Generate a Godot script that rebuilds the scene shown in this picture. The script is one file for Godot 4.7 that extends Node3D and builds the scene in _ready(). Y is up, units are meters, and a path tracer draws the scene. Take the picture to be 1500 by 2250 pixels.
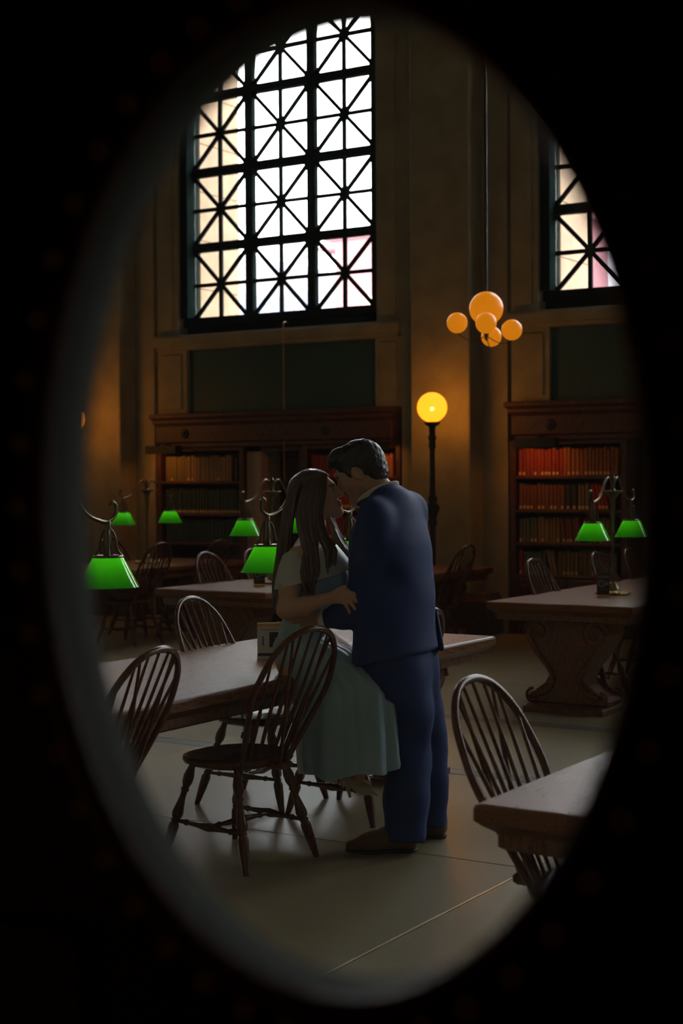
extends Node3D
# A couple at a long table in a vaulted library hall, seen through the oval window of a leather-covered door.
# World axes: x runs along the window wall, -z towards it, y up. The camera stands in the vestibule at x = 0, z = 0.

const YAW := 32.0
const EYE := Vector3(0, 1.57, 0)
const BAY := 4.56            # distance from window to window
const BAY0 := -9.655         # middle of the bay seen in the middle of the photograph
const TABLE_H := 0.74
const TABLE_W := 1.05

var M := {}
var used_names := {}
var rng := RandomNumberGenerator.new()


func _ready():
	rng.seed = 20240
	setup_camera()
	setup_sky()
	setup_materials()
	build_hall()
	build_windows()
	build_outside()
	build_vestibule()
	build_bookcases()
	build_tables()
	build_chairs()
	build_lamps()
	build_small_things()
	build_man()
	build_woman()


func setup_camera():
	var cam := Camera3D.new()
	cam.name = "camera"
	add_child(cam)
	cam.position = EYE
	cam.basis = Basis(Vector3.UP, deg_to_rad(YAW)) * Basis(Vector3.RIGHT, -atan(70.0 / 3350.0)) * Basis(Vector3.BACK, -0.006)
	var at := CameraAttributesPhysical.new()
	at.frustum_focal_length = 24.0 / (2.0 * 1125.0 / 3350.0)   # 36 mm on a 24 mm high frame
	at.frustum_focus_distance = 6.5
	at.frustum_near = 0.05
	at.frustum_far = 600.0
	at.exposure_aperture = 2.4
	cam.attributes = at
	cam.current = true


func setup_sky():
	var sky := ProceduralSkyMaterial.new()
	sky.sky_top_color = Color(0.94, 0.98, 1.0)
	sky.sky_horizon_color = Color(0.99, 0.99, 0.95)
	sky.ground_horizon_color = Color(0.55, 0.53, 0.5)
	sky.ground_bottom_color = Color(0.4, 0.39, 0.37)
	sky.sky_energy_multiplier = 3.05
	sky.sky_curve = 0.2
	var env := Environment.new()
	env.background_mode = Environment.BG_SKY
	env.sky = Sky.new()
	env.sky.sky_material = sky
	env.tonemap_mode = Environment.TONE_MAPPER_LINEAR
	env.tonemap_exposure = 1.25
	env.sdfgi_enabled = true
	env.ssao_enabled = true
	env.ssil_enabled = true
	var we := WorldEnvironment.new()
	we.name = "environment"
	we.environment = env
	add_child(we)


# ---------------------------------------------------------------- names and nodes

func numbered(n: String) -> String:
	if not used_names.has(n):
		used_names[n] = 0
		return n
	used_names[n] += 1
	return "%s_%03d" % [n, used_names[n]]


func thing(called: String, label: String, category: String, at := Vector3.ZERO, turn := 0.0, group := "") -> Node3D:
	var o := Node3D.new()
	o.name = numbered(called)
	add_child(o)
	o.position = at
	o.rotation.y = turn
	o.set_meta("label", label)
	o.set_meta("category", category)
	if group:
		o.set_meta("group", group)
	return o


func structure(called: String, label: String, category: String) -> Node3D:
	var o := Node3D.new()
	o.name = called
	used_names[called] = 0
	add_child(o)
	o.set_meta("kind", "structure")
	o.set_meta("label", label)
	o.set_meta("category", category)
	return o


func part(parent: Node, called: String, mesh: Mesh, m: Material, x := Transform3D(), label := "") -> MeshInstance3D:
	var o := MeshInstance3D.new()
	o.name = called
	o.mesh = mesh
	o.material_override = m
	o.transform = x
	o.cast_shadow = GeometryInstance3D.SHADOW_CASTING_SETTING_ON
	if label:
		o.set_meta("label", label)
	parent.add_child(o, true)
	return o


func at(x: float, y: float, z: float) -> Transform3D:
	return Transform3D(Basis(), Vector3(x, y, z))


func copy_of(root: Node3D, where: Vector3, turn: float, label: String) -> Node3D:
	var base := String(root.name)
	var r: Node3D = root.duplicate()
	r.name = numbered(base)
	add_child(r)
	r.position = where
	r.rotation.y = turn
	r.set_meta("label", label)
	return r


# ---------------------------------------------------------------- mesh building (faces are given counter-clockwise seen from outside)

class MB:
	var v := PackedVector3Array()
	var i := PackedInt32Array()
	var c := PackedColorArray()

	func quad(a: int, b: int, d: int, e: int):
		i.append_array(PackedInt32Array([a, b, d, a, d, e]))

	func box(lo: Vector3, hi: Vector3):
		var n := v.size()
		for k in 8:
			v.append(Vector3(hi.x if k & 1 else lo.x, hi.y if k & 2 else lo.y, hi.z if k & 4 else lo.z))
		for f in [[0, 2, 3, 1], [4, 5, 7, 6], [0, 4, 6, 2], [1, 3, 7, 5], [0, 1, 5, 4], [2, 6, 7, 3]]:
			quad(n + f[0], n + f[1], n + f[2], n + f[3])

	# rings of equal length joined into a skin, with the ends closed on request
	func loft(rings: Array, closed := true, cap0 := true, cap1 := true):
		var n := v.size()
		var m: int = rings[0].size()
		for r in rings:
			v.append_array(PackedVector3Array(r))
		for a in rings.size() - 1:
			for b in (m if closed else m - 1):
				var b2 := (b + 1) % m
				quad(n + a * m + b, n + a * m + b2, n + (a + 1) * m + b2, n + (a + 1) * m + b)
		for e in [[0, cap0], [rings.size() - 1, cap1]]:
			if not e[1]:
				continue
			var mid := Vector3.ZERO
			for p in rings[e[0]]:
				mid += p
			v.append(mid / m)
			var q := v.size() - 1
			for b in m:
				var b2 := (b + 1) % m
				if e[0] == 0:
					i.append_array(PackedInt32Array([q, n + b2, n + b]))
				else:
					i.append_array(PackedInt32Array([q, n + e[0] * m + b, n + e[0] * m + b2]))

	func lathe(profile: Array, seg := 16, origin := Vector3.ZERO):
		var rings := []
		for p in profile:
			var r := []
			for k in seg:
				var t := TAU * k / seg
				r.append(origin + Vector3(cos(t) * p[0], p[1], -sin(t) * p[0]))
			rings.append(r)
		loft(rings)

	# tube along points; radii may be one number or one for each point
	func tube(pts: Array, radii, seg := 8, flat := 1.0):
		var rings := []
		var up := Vector3.UP
		var t0: Vector3 = (pts[1] - pts[0]).normalized()
		if absf(t0.dot(up)) > 0.9:
			up = Vector3.RIGHT
		var nrm := t0.cross(up).normalized()
		for k in pts.size():
			var t: Vector3 = (pts[mini(k + 1, pts.size() - 1)] - pts[maxi(k - 1, 0)]).normalized()
			nrm = (nrm - t * nrm.dot(t)).normalized()
			var bi := t.cross(nrm)
			var r: float = radii[k] if radii is Array else radii
			var ring := []
			for s in seg:
				var a := TAU * s / seg
				ring.append(pts[k] + nrm * cos(a) * r + bi * sin(a) * r * flat)
			rings.append(ring)
		loft(rings)

	# a block with chamfered upright corners built from (inset, y) rings
	func block(cx: float, cz: float, hx: float, hz: float, profile: Array, corner := 0.01):
		var rings := []
		for p in profile:
			var x: float = hx - p[0]
			var z: float = hz - p[0]
			var k: float = minf(corner, minf(x, z) * 0.5)
			var y: float = p[1]
			rings.append([Vector3(cx + x, y, cz - z + k), Vector3(cx + x - k, y, cz - z), Vector3(cx - x + k, y, cz - z), Vector3(cx - x, y, cz - z + k), Vector3(cx - x, y, cz + z - k), Vector3(cx - x + k, y, cz + z), Vector3(cx + x - k, y, cz + z), Vector3(cx + x, y, cz + z - k)])
		loft(rings)

	# outline in the xy plane, extruded from z0 to z1 (chamfered a little)
	func prism(outline: Array, z0: float, z1: float, bevel := 0.0):
		var mid := Vector2.ZERO
		for p in outline:
			mid += p
		mid /= outline.size()
		var rings := []
		var steps: Array = [[z0, bevel], [z0 + bevel, 0.0], [z1 - bevel, 0.0], [z1, bevel]] if bevel > 0.0 else [[z0, 0.0], [z1, 0.0]]
		for s in steps:
			var r := []
			for p in outline:
				var q: Vector2 = p - (p - mid).normalized() * s[1]
				r.append(Vector3(q.x, q.y, s[0]))
			rings.append(r)
		loft(rings)

	func moved(x: Transform3D) -> MB:
		for k in v.size():
			v[k] = x * v[k]
		return self

	func add(o: MB, x := Transform3D()):
		var n := v.size()
		for p in o.v:
			v.append(x * p)
		for k in o.i:
			i.append(n + k)
		for q in o.c:
			c.append(q)

	func mesh(smooth := false, fix := true) -> ArrayMesh:
		if fix:
			var mid := Vector3.ZERO
			for p in v:
				mid += p
			mid /= maxf(1.0, v.size())
			var vol := 0.0
			for k in range(0, i.size(), 3):
				vol += (v[i[k]] - mid).dot((v[i[k + 1]] - mid).cross(v[i[k + 2]] - mid))
			if vol < 0.0:
				for k in range(0, i.size(), 3):
					var t := i[k + 1]
					i[k + 1] = i[k + 2]
					i[k + 2] = t
		var av := PackedVector3Array()
		var an := PackedVector3Array()
		var ai := PackedInt32Array()
		var ac := PackedColorArray()
		if smooth:
			an.resize(v.size())
			for k in range(0, i.size(), 3):
				var n := (v[i[k + 1]] - v[i[k]]).cross(v[i[k + 2]] - v[i[k]])
				an[i[k]] += n
				an[i[k + 1]] += n
				an[i[k + 2]] += n
			for k in an.size():
				an[k] = an[k].normalized() if an[k].length_squared() > 0.0 else Vector3.UP
			av = v
			ac = c
			ai.resize(i.size())
			for k in range(0, i.size(), 3):
				ai[k] = i[k]
				ai[k + 1] = i[k + 2]
				ai[k + 2] = i[k + 1]
		else:
			for k in range(0, i.size(), 3):
				var a := v[i[k]]
				var b := v[i[k + 1]]
				var d := v[i[k + 2]]
				var n := (b - a).cross(d - a)
				if n.length_squared() < 1e-20:
					continue
				n = n.normalized()
				av.append_array(PackedVector3Array([a, d, b]))
				an.append_array(PackedVector3Array([n, n, n]))
				if c.size():
					ac.append_array(PackedColorArray([c[i[k]], c[i[k + 2]], c[i[k + 1]]]))
			ai = PackedInt32Array(range(av.size()))
		var arr := []
		arr.resize(Mesh.ARRAY_MAX)
		arr[Mesh.ARRAY_VERTEX] = av
		arr[Mesh.ARRAY_NORMAL] = an
		arr[Mesh.ARRAY_INDEX] = ai
		if ac.size() == av.size() and ac.size():
			arr[Mesh.ARRAY_COLOR] = ac
		var out := ArrayMesh.new()
		out.add_surface_from_arrays(Mesh.PRIMITIVE_TRIANGLES, arr)
		return out


func box_mesh(lo: Vector3, hi: Vector3) -> ArrayMesh:
	var b := MB.new()
	b.box(lo, hi)
	return b.mesh()


# a box from two corners whose edges are chamfered by k
func soft_box(lo: Vector3, hi: Vector3, k := 0.006) -> ArrayMesh:
	var b := MB.new()
	b.block((lo.x + hi.x) / 2, (lo.z + hi.z) / 2, (hi.x - lo.x) / 2, (hi.z - lo.z) / 2, [[k, lo.y], [0, lo.y + k], [0, hi.y - k], [k, hi.y]], k)
	return b.mesh()


func lathe_mesh(profile: Array, seg := 16, smooth := true) -> ArrayMesh:
	var b := MB.new()
	b.lathe(profile, seg)
	return b.mesh(smooth)


func tube_mesh(pts: Array, radii, seg := 8, flat := 1.0) -> ArrayMesh:
	var b := MB.new()
	b.tube(pts, radii, seg, flat)
	return b.mesh(true)


# points along a smooth curve through the given ones
func smooth_path(p: Array, per := 5) -> Array:
	var out := []
	for k in p.size() - 1:
		var a: Vector3 = p[maxi(k - 1, 0)]
		var d: Vector3 = p[mini(k + 2, p.size() - 1)]
		for s in per:
			out.append(p[k].cubic_interpolate(p[k + 1], a, d, float(s) / per))
	out.append(p[-1])
	return out


# ---------------------------------------------------------------- materials

func noise_tex(freq: float, kind := FastNoiseLite.TYPE_SIMPLEX_SMOOTH, octaves := 3, ramp := [], size := 512, sd := 1, normal := false) -> NoiseTexture2D:
	var n := FastNoiseLite.new()
	n.noise_type = kind
	n.frequency = freq
	n.fractal_octaves = octaves
	n.seed = sd
	var t := NoiseTexture2D.new()
	t.noise = n
	t.width = size
	t.height = size
	t.seamless = true
	t.as_normal_map = normal
	if ramp.size():
		var g := Gradient.new()
		var offs := PackedFloat32Array()
		var cols := PackedColorArray()
		for r in ramp:
			offs.append(r[0])
			cols.append(r[1])
		g.offsets = offs
		g.colors = cols
		t.color_ramp = g
	return t


# albedo given as a linear (real-world) base colour
func mat(called: String, lin: Color, rough := 0.6, metal := 0.0, spec := 0.5) -> StandardMaterial3D:
	var m := StandardMaterial3D.new()
	m.resource_name = called
	m.albedo_color = lin.linear_to_srgb()
	m.roughness = rough
	m.metallic = metal
	m.metallic_specular = spec
	M[called] = m
	return m


func textured(m: StandardMaterial3D, tex: Texture2D, scale: Vector3, world := true):
	m.albedo_texture = tex
	m.uv1_triplanar = true
	m.uv1_world_triplanar = world
	m.uv1_scale = scale


func bump(m: StandardMaterial3D, tex: Texture2D, depth: float):
	m.heightmap_enabled = true
	m.heightmap_texture = tex
	m.heightmap_scale = depth


func glow(called: String, col: Color, energy: float) -> StandardMaterial3D:
	var m := mat(called, Color(0.6, 0.5, 0.3), 0.4)
	m.emission_enabled = true
	m.emission = col
	m.emission_energy_multiplier = energy
	return m


func setup_materials():
	var w := Color.WHITE
	var stone_t := noise_tex(0.012, FastNoiseLite.TYPE_SIMPLEX_SMOOTH, 5, [[0.0, Color(0.84, 0.83, 0.8)], [0.5, Color(0.93, 0.92, 0.89)], [1.0, w]], 512, 3)
	var stone := mat("sandstone", Color(0.33, 0.295, 0.205), 0.75)
	textured(stone, stone_t, Vector3(0.35, 0.35, 0.35))
	var plaster := mat("plaster", Color(0.26, 0.225, 0.165), 0.85)
	textured(plaster, stone_t, Vector3(0.2, 0.2, 0.2))
	var ext := mat("outer_stone", Color(0.44, 0.29, 0.19), 0.85)
	textured(ext, stone_t, Vector3(0.5, 0.5, 0.5))
	mat("teal_panel", Color(0.014, 0.062, 0.058), 0.6)
	mat("sash", Color(0.008, 0.014, 0.013), 0.9, 0.0, 0.0)
	mat("joint", Color(0.2, 0.18, 0.14), 0.9)
	var terr := noise_tex(0.16, FastNoiseLite.TYPE_CELLULAR, 2, [[0.0, Color(0.5, 0.48, 0.44)], [0.35, Color(0.78, 0.76, 0.72)], [0.7, Color(0.95, 0.94, 0.9)], [1.0, w]], 1024, 8)
	for k in 3:
		var f := mat("terrazzo_%d" % k, Color(0.44, 0.385, 0.25) * [1.0, 0.93, 1.06][k], 0.3, 0.0, 0.5)
		textured(f, terr, Vector3(2.2, 2.2, 2.2))
	mat("dark_inlay", Color(0.10, 0.12, 0.11), 0.35)
	mat("brass_strip", Color(0.65, 0.42, 0.14), 0.3, 1.0)
	# wood: grain runs along z for the tables
	var grain := noise_tex(0.02, FastNoiseLite.TYPE_SIMPLEX_SMOOTH, 5, [[0.0, Color(0.3, 0.25, 0.2)], [0.35, Color(0.55, 0.48, 0.42)], [0.5, Color(0.82, 0.76, 0.7)], [0.62, Color(0.66, 0.6, 0.53)], [1.0, w]], 1024, 5)
	var tt := mat("table_wood", Color(0.42, 0.18, 0.055), 0.6, 0.0, 0.4)
	textured(tt, grain, Vector3(7.0, 7.0, 0.5))
	tt.roughness_texture = grain
	tt.roughness_texture_channel = BaseMaterial3D.TEXTURE_CHANNEL_RED
	bump(tt, grain, 0.05)
	var tb := mat("carved_wood", Color(0.36, 0.155, 0.05), 0.5)
	textured(tb, grain, Vector3(3.0, 0.6, 3.0))
	var cw := mat("chair_wood", Color(0.25, 0.085, 0.03), 0.27)
	textured(cw, grain, Vector3(6, 1.2, 6), false)
	var bw := mat("bookcase_wood", Color(0.15, 0.055, 0.022), 0.45)
	textured(bw, grain, Vector3(2, 0.5, 2))
	mat("niche_plaster", Color(0.4, 0.3, 0.26), 0.9)
	# lamps
	mat("bronze", Color(0.17, 0.14, 0.085), 0.34, 1.0)
	mat("dark_iron", Color(0.018, 0.022, 0.018), 0.45, 0.3)
	mat("brass", Color(0.62, 0.40, 0.12), 0.28, 1.0)
	var gs := mat("green_glass", Color(0.01, 0.16, 0.012), 0.08, 0.0, 0.5)
	gs.backlight_enabled = true
	gs.backlight = Color(0.05, 0.85, 0.012).linear_to_srgb()
	gs.clearcoat_enabled = true
	gs.clearcoat = 0.6
	gs.clearcoat_roughness = 0.05
	glow("bulb_glow", Color(1.0, 0.85, 0.5), 3.0)
	glow("globe_bulb_glow", Color(1.0, 0.9, 0.6), 8.0)
	var gg := glow("globe_glow", Color(1.0, 0.68, 0.12), 0.9)
	gg.albedo_color = Color(0.9, 0.75, 0.5, 0.78)
	gg.transparency = BaseMaterial3D.TRANSPARENCY_ALPHA
	gg.roughness = 0.35
	glow("amber_globe_glow", Color(1.0, 0.58, 0.06), 0.5).albedo_color = Color(0.45, 0.3, 0.1)
	glow("strip_glow", Color(1.0, 0.62, 0.2), 2.0)
	# glass
	var gl := mat("window_glass", Color(0.9, 0.95, 0.95), 0.02)
	gl.albedo_color.a = 0.03
	gl.transparency = BaseMaterial3D.TRANSPARENCY_ALPHA
	# vestibule door
	var le := mat("black_leather", Color(0.018, 0.015, 0.015), 0.6, 0.0, 0.3)
	bump(le, noise_tex(0.05, FastNoiseLite.TYPE_CELLULAR, 3, [], 512, 31), 0.06)
	le.uv1_triplanar = true
	le.uv1_scale = Vector3(6, 6, 6)
	mat("red_rim", Color(0.10, 0.022, 0.012), 0.4)
	mat("matt_rim", Color(0.06, 0.02, 0.012), 0.85, 0.0, 0.2)
	mat("grey_lining", Color(0.085, 0.088, 0.08), 0.95, 0.0, 0.1)
	mat("nail_brass", Color(0.75, 0.5, 0.2), 0.42, 1.0)
	mat("dark_wood", Color(0.06, 0.025, 0.013), 0.6, 0.0, 0.3)
	# people and cloth
	var skin := mat("skin", Color(1, 1, 1), 0.5)
	skin.vertex_color_use_as_albedo = true
	skin.subsurf_scatter_enabled = true
	skin.subsurf_scatter_strength = 0.08
	var navy := mat("navy_wool", Color(0.005, 0.028, 0.15), 0.7)
	navy.rim_enabled = true
	navy.rim = 0.1
	navy.rim_tint = 0.8
	mat("shirt", Color(0.7, 0.68, 0.62), 0.8)
	mat("satin", Color(0.30, 0.47, 0.57), 0.32, 0.0, 0.6)
	mat("collar_satin", Color(0.52, 0.56, 0.54), 0.45, 0.0, 0.5)
	mat("brown_hair", Color(0.075, 0.04, 0.016), 0.36, 0.0, 0.6)
	mat("black_hair", Color(0.016, 0.013, 0.011), 0.45, 0.0, 0.5)
	mat("brown_leather", Color(0.12, 0.055, 0.022), 0.45)
	mat("shoe_sole", Color(0.02, 0.015, 0.012), 0.6)
	mat("cream_leather", Color(0.55, 0.5, 0.38), 0.4)
	mat("card", Color(0.66, 0.62, 0.55), 0.8)
	mat("print_dark", Color(0.03, 0.035, 0.05), 0.7)
	mat("print_orange", Color(0.75, 0.38, 0.06), 0.7)
	mat("print_grey", Color(0.25, 0.22, 0.2), 0.7)
	mat("sign_navy", Color(0.02, 0.025, 0.045), 0.4)
	mat("print_white", Color(0.5, 0.5, 0.5), 0.7)
	mat("print_red", Color(0.4, 0.04, 0.03), 0.7)
	mat("label_tan", Color(0.62, 0.42, 0.2), 0.8)
	mat("asphalt", Color(0.25, 0.24, 0.23), 0.9)
	mat("pink_brick", Color(0.42, 0.18, 0.2), 0.9)
	mat("orange_stone", Color(0.72, 0.42, 0.28), 0.9)
	mat("lavender_stone", Color(0.36, 0.32, 0.36), 0.9)
	mat("grey_glass", Color(0.16, 0.17, 0.24), 0.3)
	for b in [["book_red", Color(0.22, 0.022, 0.012)], ["book_brown", Color(0.16, 0.055, 0.018)], ["book_orange", Color(0.32, 0.10, 0.02)], ["book_green", Color(0.022, 0.05, 0.028)], ["book_olive", Color(0.15, 0.12, 0.035)], ["book_grey", Color(0.09, 0.11, 0.095)], ["book_crimson", Color(0.30, 0.012, 0.02)], ["book_tan", Color(0.22, 0.15, 0.06)], ["book_black", Color(0.02, 0.022, 0.025)]]:
		mat(b[0], b[1], 0.55)


# ---------------------------------------------------------------- the hall

const HALL_L := -16.9
const HALL_R := 11.3
const HALL_TOP := 10.0
const WIN_Y := 3.46          # bottom of the glass
const ROW := 0.866
const CELL := Vector2(0.739, 0.766)
const BAR := 0.103


func build_hall():
	var fl := structure("floor", "beige terrazzo floor in large slabs with thin brass strips and dark inlaid bands", "floor")
	part(fl, "screed", box_mesh(Vector3(HALL_L, -0.3, -14.6), Vector3(HALL_R, -0.02, -0.6)), M.joint)
	var zs := [-0.6, -2.24, -3.91, -5.58, -7.185, -8.855, -10.59, -12.26, -14.5]
	var xs := [HALL_L]
	var x := -2.6 - 2.87 * 4
	while x < HALL_R:
		xs.append(x)
		x += 2.87
	xs.append(HALL_R)
	for a in xs.size() - 1:
		for b in zs.size() - 1:
			var z1: float = zs[b] - (0.13 if b == 4 or b == 5 else 0.003)
			var z0: float = zs[b + 1] + 0.0 + 0.003
			var m := MB.new()
			m.block((xs[a] + xs[a + 1]) / 2, (z0 + z1) / 2, (xs[a + 1] - xs[a]) / 2 - 0.005, (z1 - z0) / 2, [[0, -0.03], [0, -0.002], [0.002, 0.0]], 0.002)
			part(fl, "slab", m.mesh(), M["terrazzo_%d" % ((a * 2 + b * 3 + a * b) % 3)])
	for k in range(1, xs.size() - 1):
		part(fl, "brass_strip", box_mesh(Vector3(xs[k] - 0.003, -0.03, -14.5), Vector3(xs[k] + 0.003, 0.0008, -0.6)), M.brass_strip, Transform3D(), "thin brass strip")
	for z in [-7.25, -8.92]:
		part(fl, "inlay_band", box_mesh(Vector3(HALL_L, -0.03, z - 0.061), Vector3(HALL_R, 0.0, z + 0.061)), M.dark_inlay, Transform3D(), "dark grey-green inlaid band")
	var ce := structure("ceiling", "plain cream ceiling above the hall", "ceiling")
	part(ce, "slab", box_mesh(Vector3(HALL_L - 0.4, HALL_TOP, -15.2), Vector3(HALL_R + 0.4, HALL_TOP + 0.4, 0.95)), M.plaster)
	for s in [["wall_left", HALL_L - 0.4, HALL_L], ["wall_right", HALL_R, HALL_R + 0.4]]:
		var wl := structure(s[0], "plain stone end wall of the hall", "wall")
		part(wl, "masonry", box_mesh(Vector3(s[1], -0.3, -15.1), Vector3(s[2], HALL_TOP, 0.9)), M.plaster)
	var wb := structure("wall_back", "plain wall that holds the leather door", "wall")
	part(wb, "masonry", box_mesh(Vector3(HALL_L, -0.3, -0.85), Vector3(-0.9, HALL_TOP, -0.6)), M.plaster)
	part(wb, "masonry", box_mesh(Vector3(0.0, -0.3, -0.85), Vector3(HALL_R, HALL_TOP, -0.6)), M.plaster)
	part(wb, "masonry", box_mesh(Vector3(-0.9, 2.15, -0.85), Vector3(0.0, HALL_TOP, -0.6)), M.plaster)
	part(wb, "threshold", box_mesh(Vector3(-0.9, -0.3, -0.85), Vector3(0.0, 0.0, -0.6)), M.dark_wood)
	# window wall
	var wf := structure("wall_front", "tall stone window wall with pilasters between the bays", "wall")
	for k in range(-2, 5):
		var px := BAY0 + (k + 0.5) * BAY
		part(wf, "pier", box_mesh(Vector3(px - 0.615, -0.3, -15.1), Vector3(px + 0.615, HALL_TOP, -14.0)), M.sandstone)
		part(wf, "pilaster", soft_box(Vector3(px - 0.34, 0.42, -14.001), Vector3(px + 0.34, 8.6, -13.7), 0.012), M.sandstone)
		var cap := MB.new()
		cap.block(px, -13.86, 0.46, 0.26, [[0.1, 8.6], [0.08, 8.7], [0.02, 8.85], [0, 8.9], [0, 9.05]], 0.01)
		part(wf, "capital", cap.mesh(), M.sandstone)
	var spandrel := MB.new()
	var steps := 16
	for k in steps:
		var a0 := PI * k / steps
		var a1 := PI * (k + 1) / steps
		var o := MB.new()
		var r := 1.27
		var ring0 := []
		var ring1 := []
		for z in [-15.1, -14.02]:
			var ring := [Vector3(cos(a0) * r, 6.974 + sin(a0) * r, z), Vector3(cos(a0) * r, 8.4, z), Vector3(cos(a1) * r, 8.4, z), Vector3(cos(a1) * r, 6.974 + sin(a1) * r, z)]
			if z < -15.0:
				ring0 = ring
			else:
				ring1 = ring
		o.loft([ring0, ring1])
		spandrel.add(o)
	spandrel.box(Vector3(-1.655, 8.4, -15.1), Vector3(1.655, HALL_TOP, -14.02))
	var spandrel_mesh := spandrel.mesh()
	for k in range(-1, 5):
		var cx := BAY0 + k * BAY
		var x0 := cx - 1.655
		var x1 := cx + 1.655
		part(wf, "spandrel", spandrel_mesh, M.sandstone, at(cx, 0, 0))
		part(wf, "masonry", box_mesh(Vector3(x0, -0.3, -15.1), Vector3(x1, 3.085, -14.5)), M.sandstone)
		part(wf, "wall_panel", box_mesh(Vector3(cx - 1.22, 2.3, -14.5), Vector3(cx + 1.32, 3.085, -14.1)), M.teal_panel, Transform3D(), "dark blue-green sunk panel below the window")
		var sl := MB.new()
		sl.block(cx, -14.245, 1.655, 0.29, [[0.03, 3.085], [0.03, 3.12], [0, 3.13], [0, 3.225], [0.02, 3.255]], 0.004)
		part(wf, "sill", sl.mesh(), M.sandstone)
		for e in [[x0 + 0.01, cx - 1.22], [cx + 1.32, x1 - 0.01]]:
			part(wf, "jamb_strip", box_mesh(Vector3(e[0], 2.345, -14.32), Vector3(e[1], 3.085, -14.04)), M.sandstone)
			var f0: float = e[0] if e[0] < cx else cx + 1.34
			var f1: float = cx - 1.34 if e[0] < cx else e[1]
			part(wf, "jamb_strip", box_mesh(Vector3(f0, 3.255, -14.32), Vector3(f1, 8.4, -14.04)), M.sandstone)
			part(wf, "raised_panel", soft_box(Vector3(e[0] + 0.06, 2.4, -14.045), Vector3(e[1] - 0.06, 3.04, -14.02), 0.012), M.sandstone)
			part(wf, "raised_panel", soft_box(Vector3(f0 + 0.06, 3.32, -14.045), Vector3(f1 - 0.06, 7.8, -14.02), 0.012), M.sandstone)
			var y := 3.255
			while y < 8.3:
				part(wf, "reveal_stone", soft_box(Vector3(e[0], y, -15.1), Vector3(e[1], minf(y + 0.56, 8.4), -14.322), 0.006), M.outer_stone)
				y += 0.566
	# baseboards of the piers
	for k in range(-2, 5):
		var px := BAY0 + (k + 0.5) * BAY
		var b := MB.new()
		b.block(px, -13.9, 0.56, 0.26, [[0, -0.02], [0, 0.34], [0.03, 0.38], [0.05, 0.42]], 0.006)
		var o := part(self, numbered("baseboard_front"), b.mesh(), M.bookcase_wood)
		o.set_meta("kind", "structure")
		o.set_meta("label", "red-brown plinth at the foot of a stone pilaster")
		o.set_meta("category", "baseboard")


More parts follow.
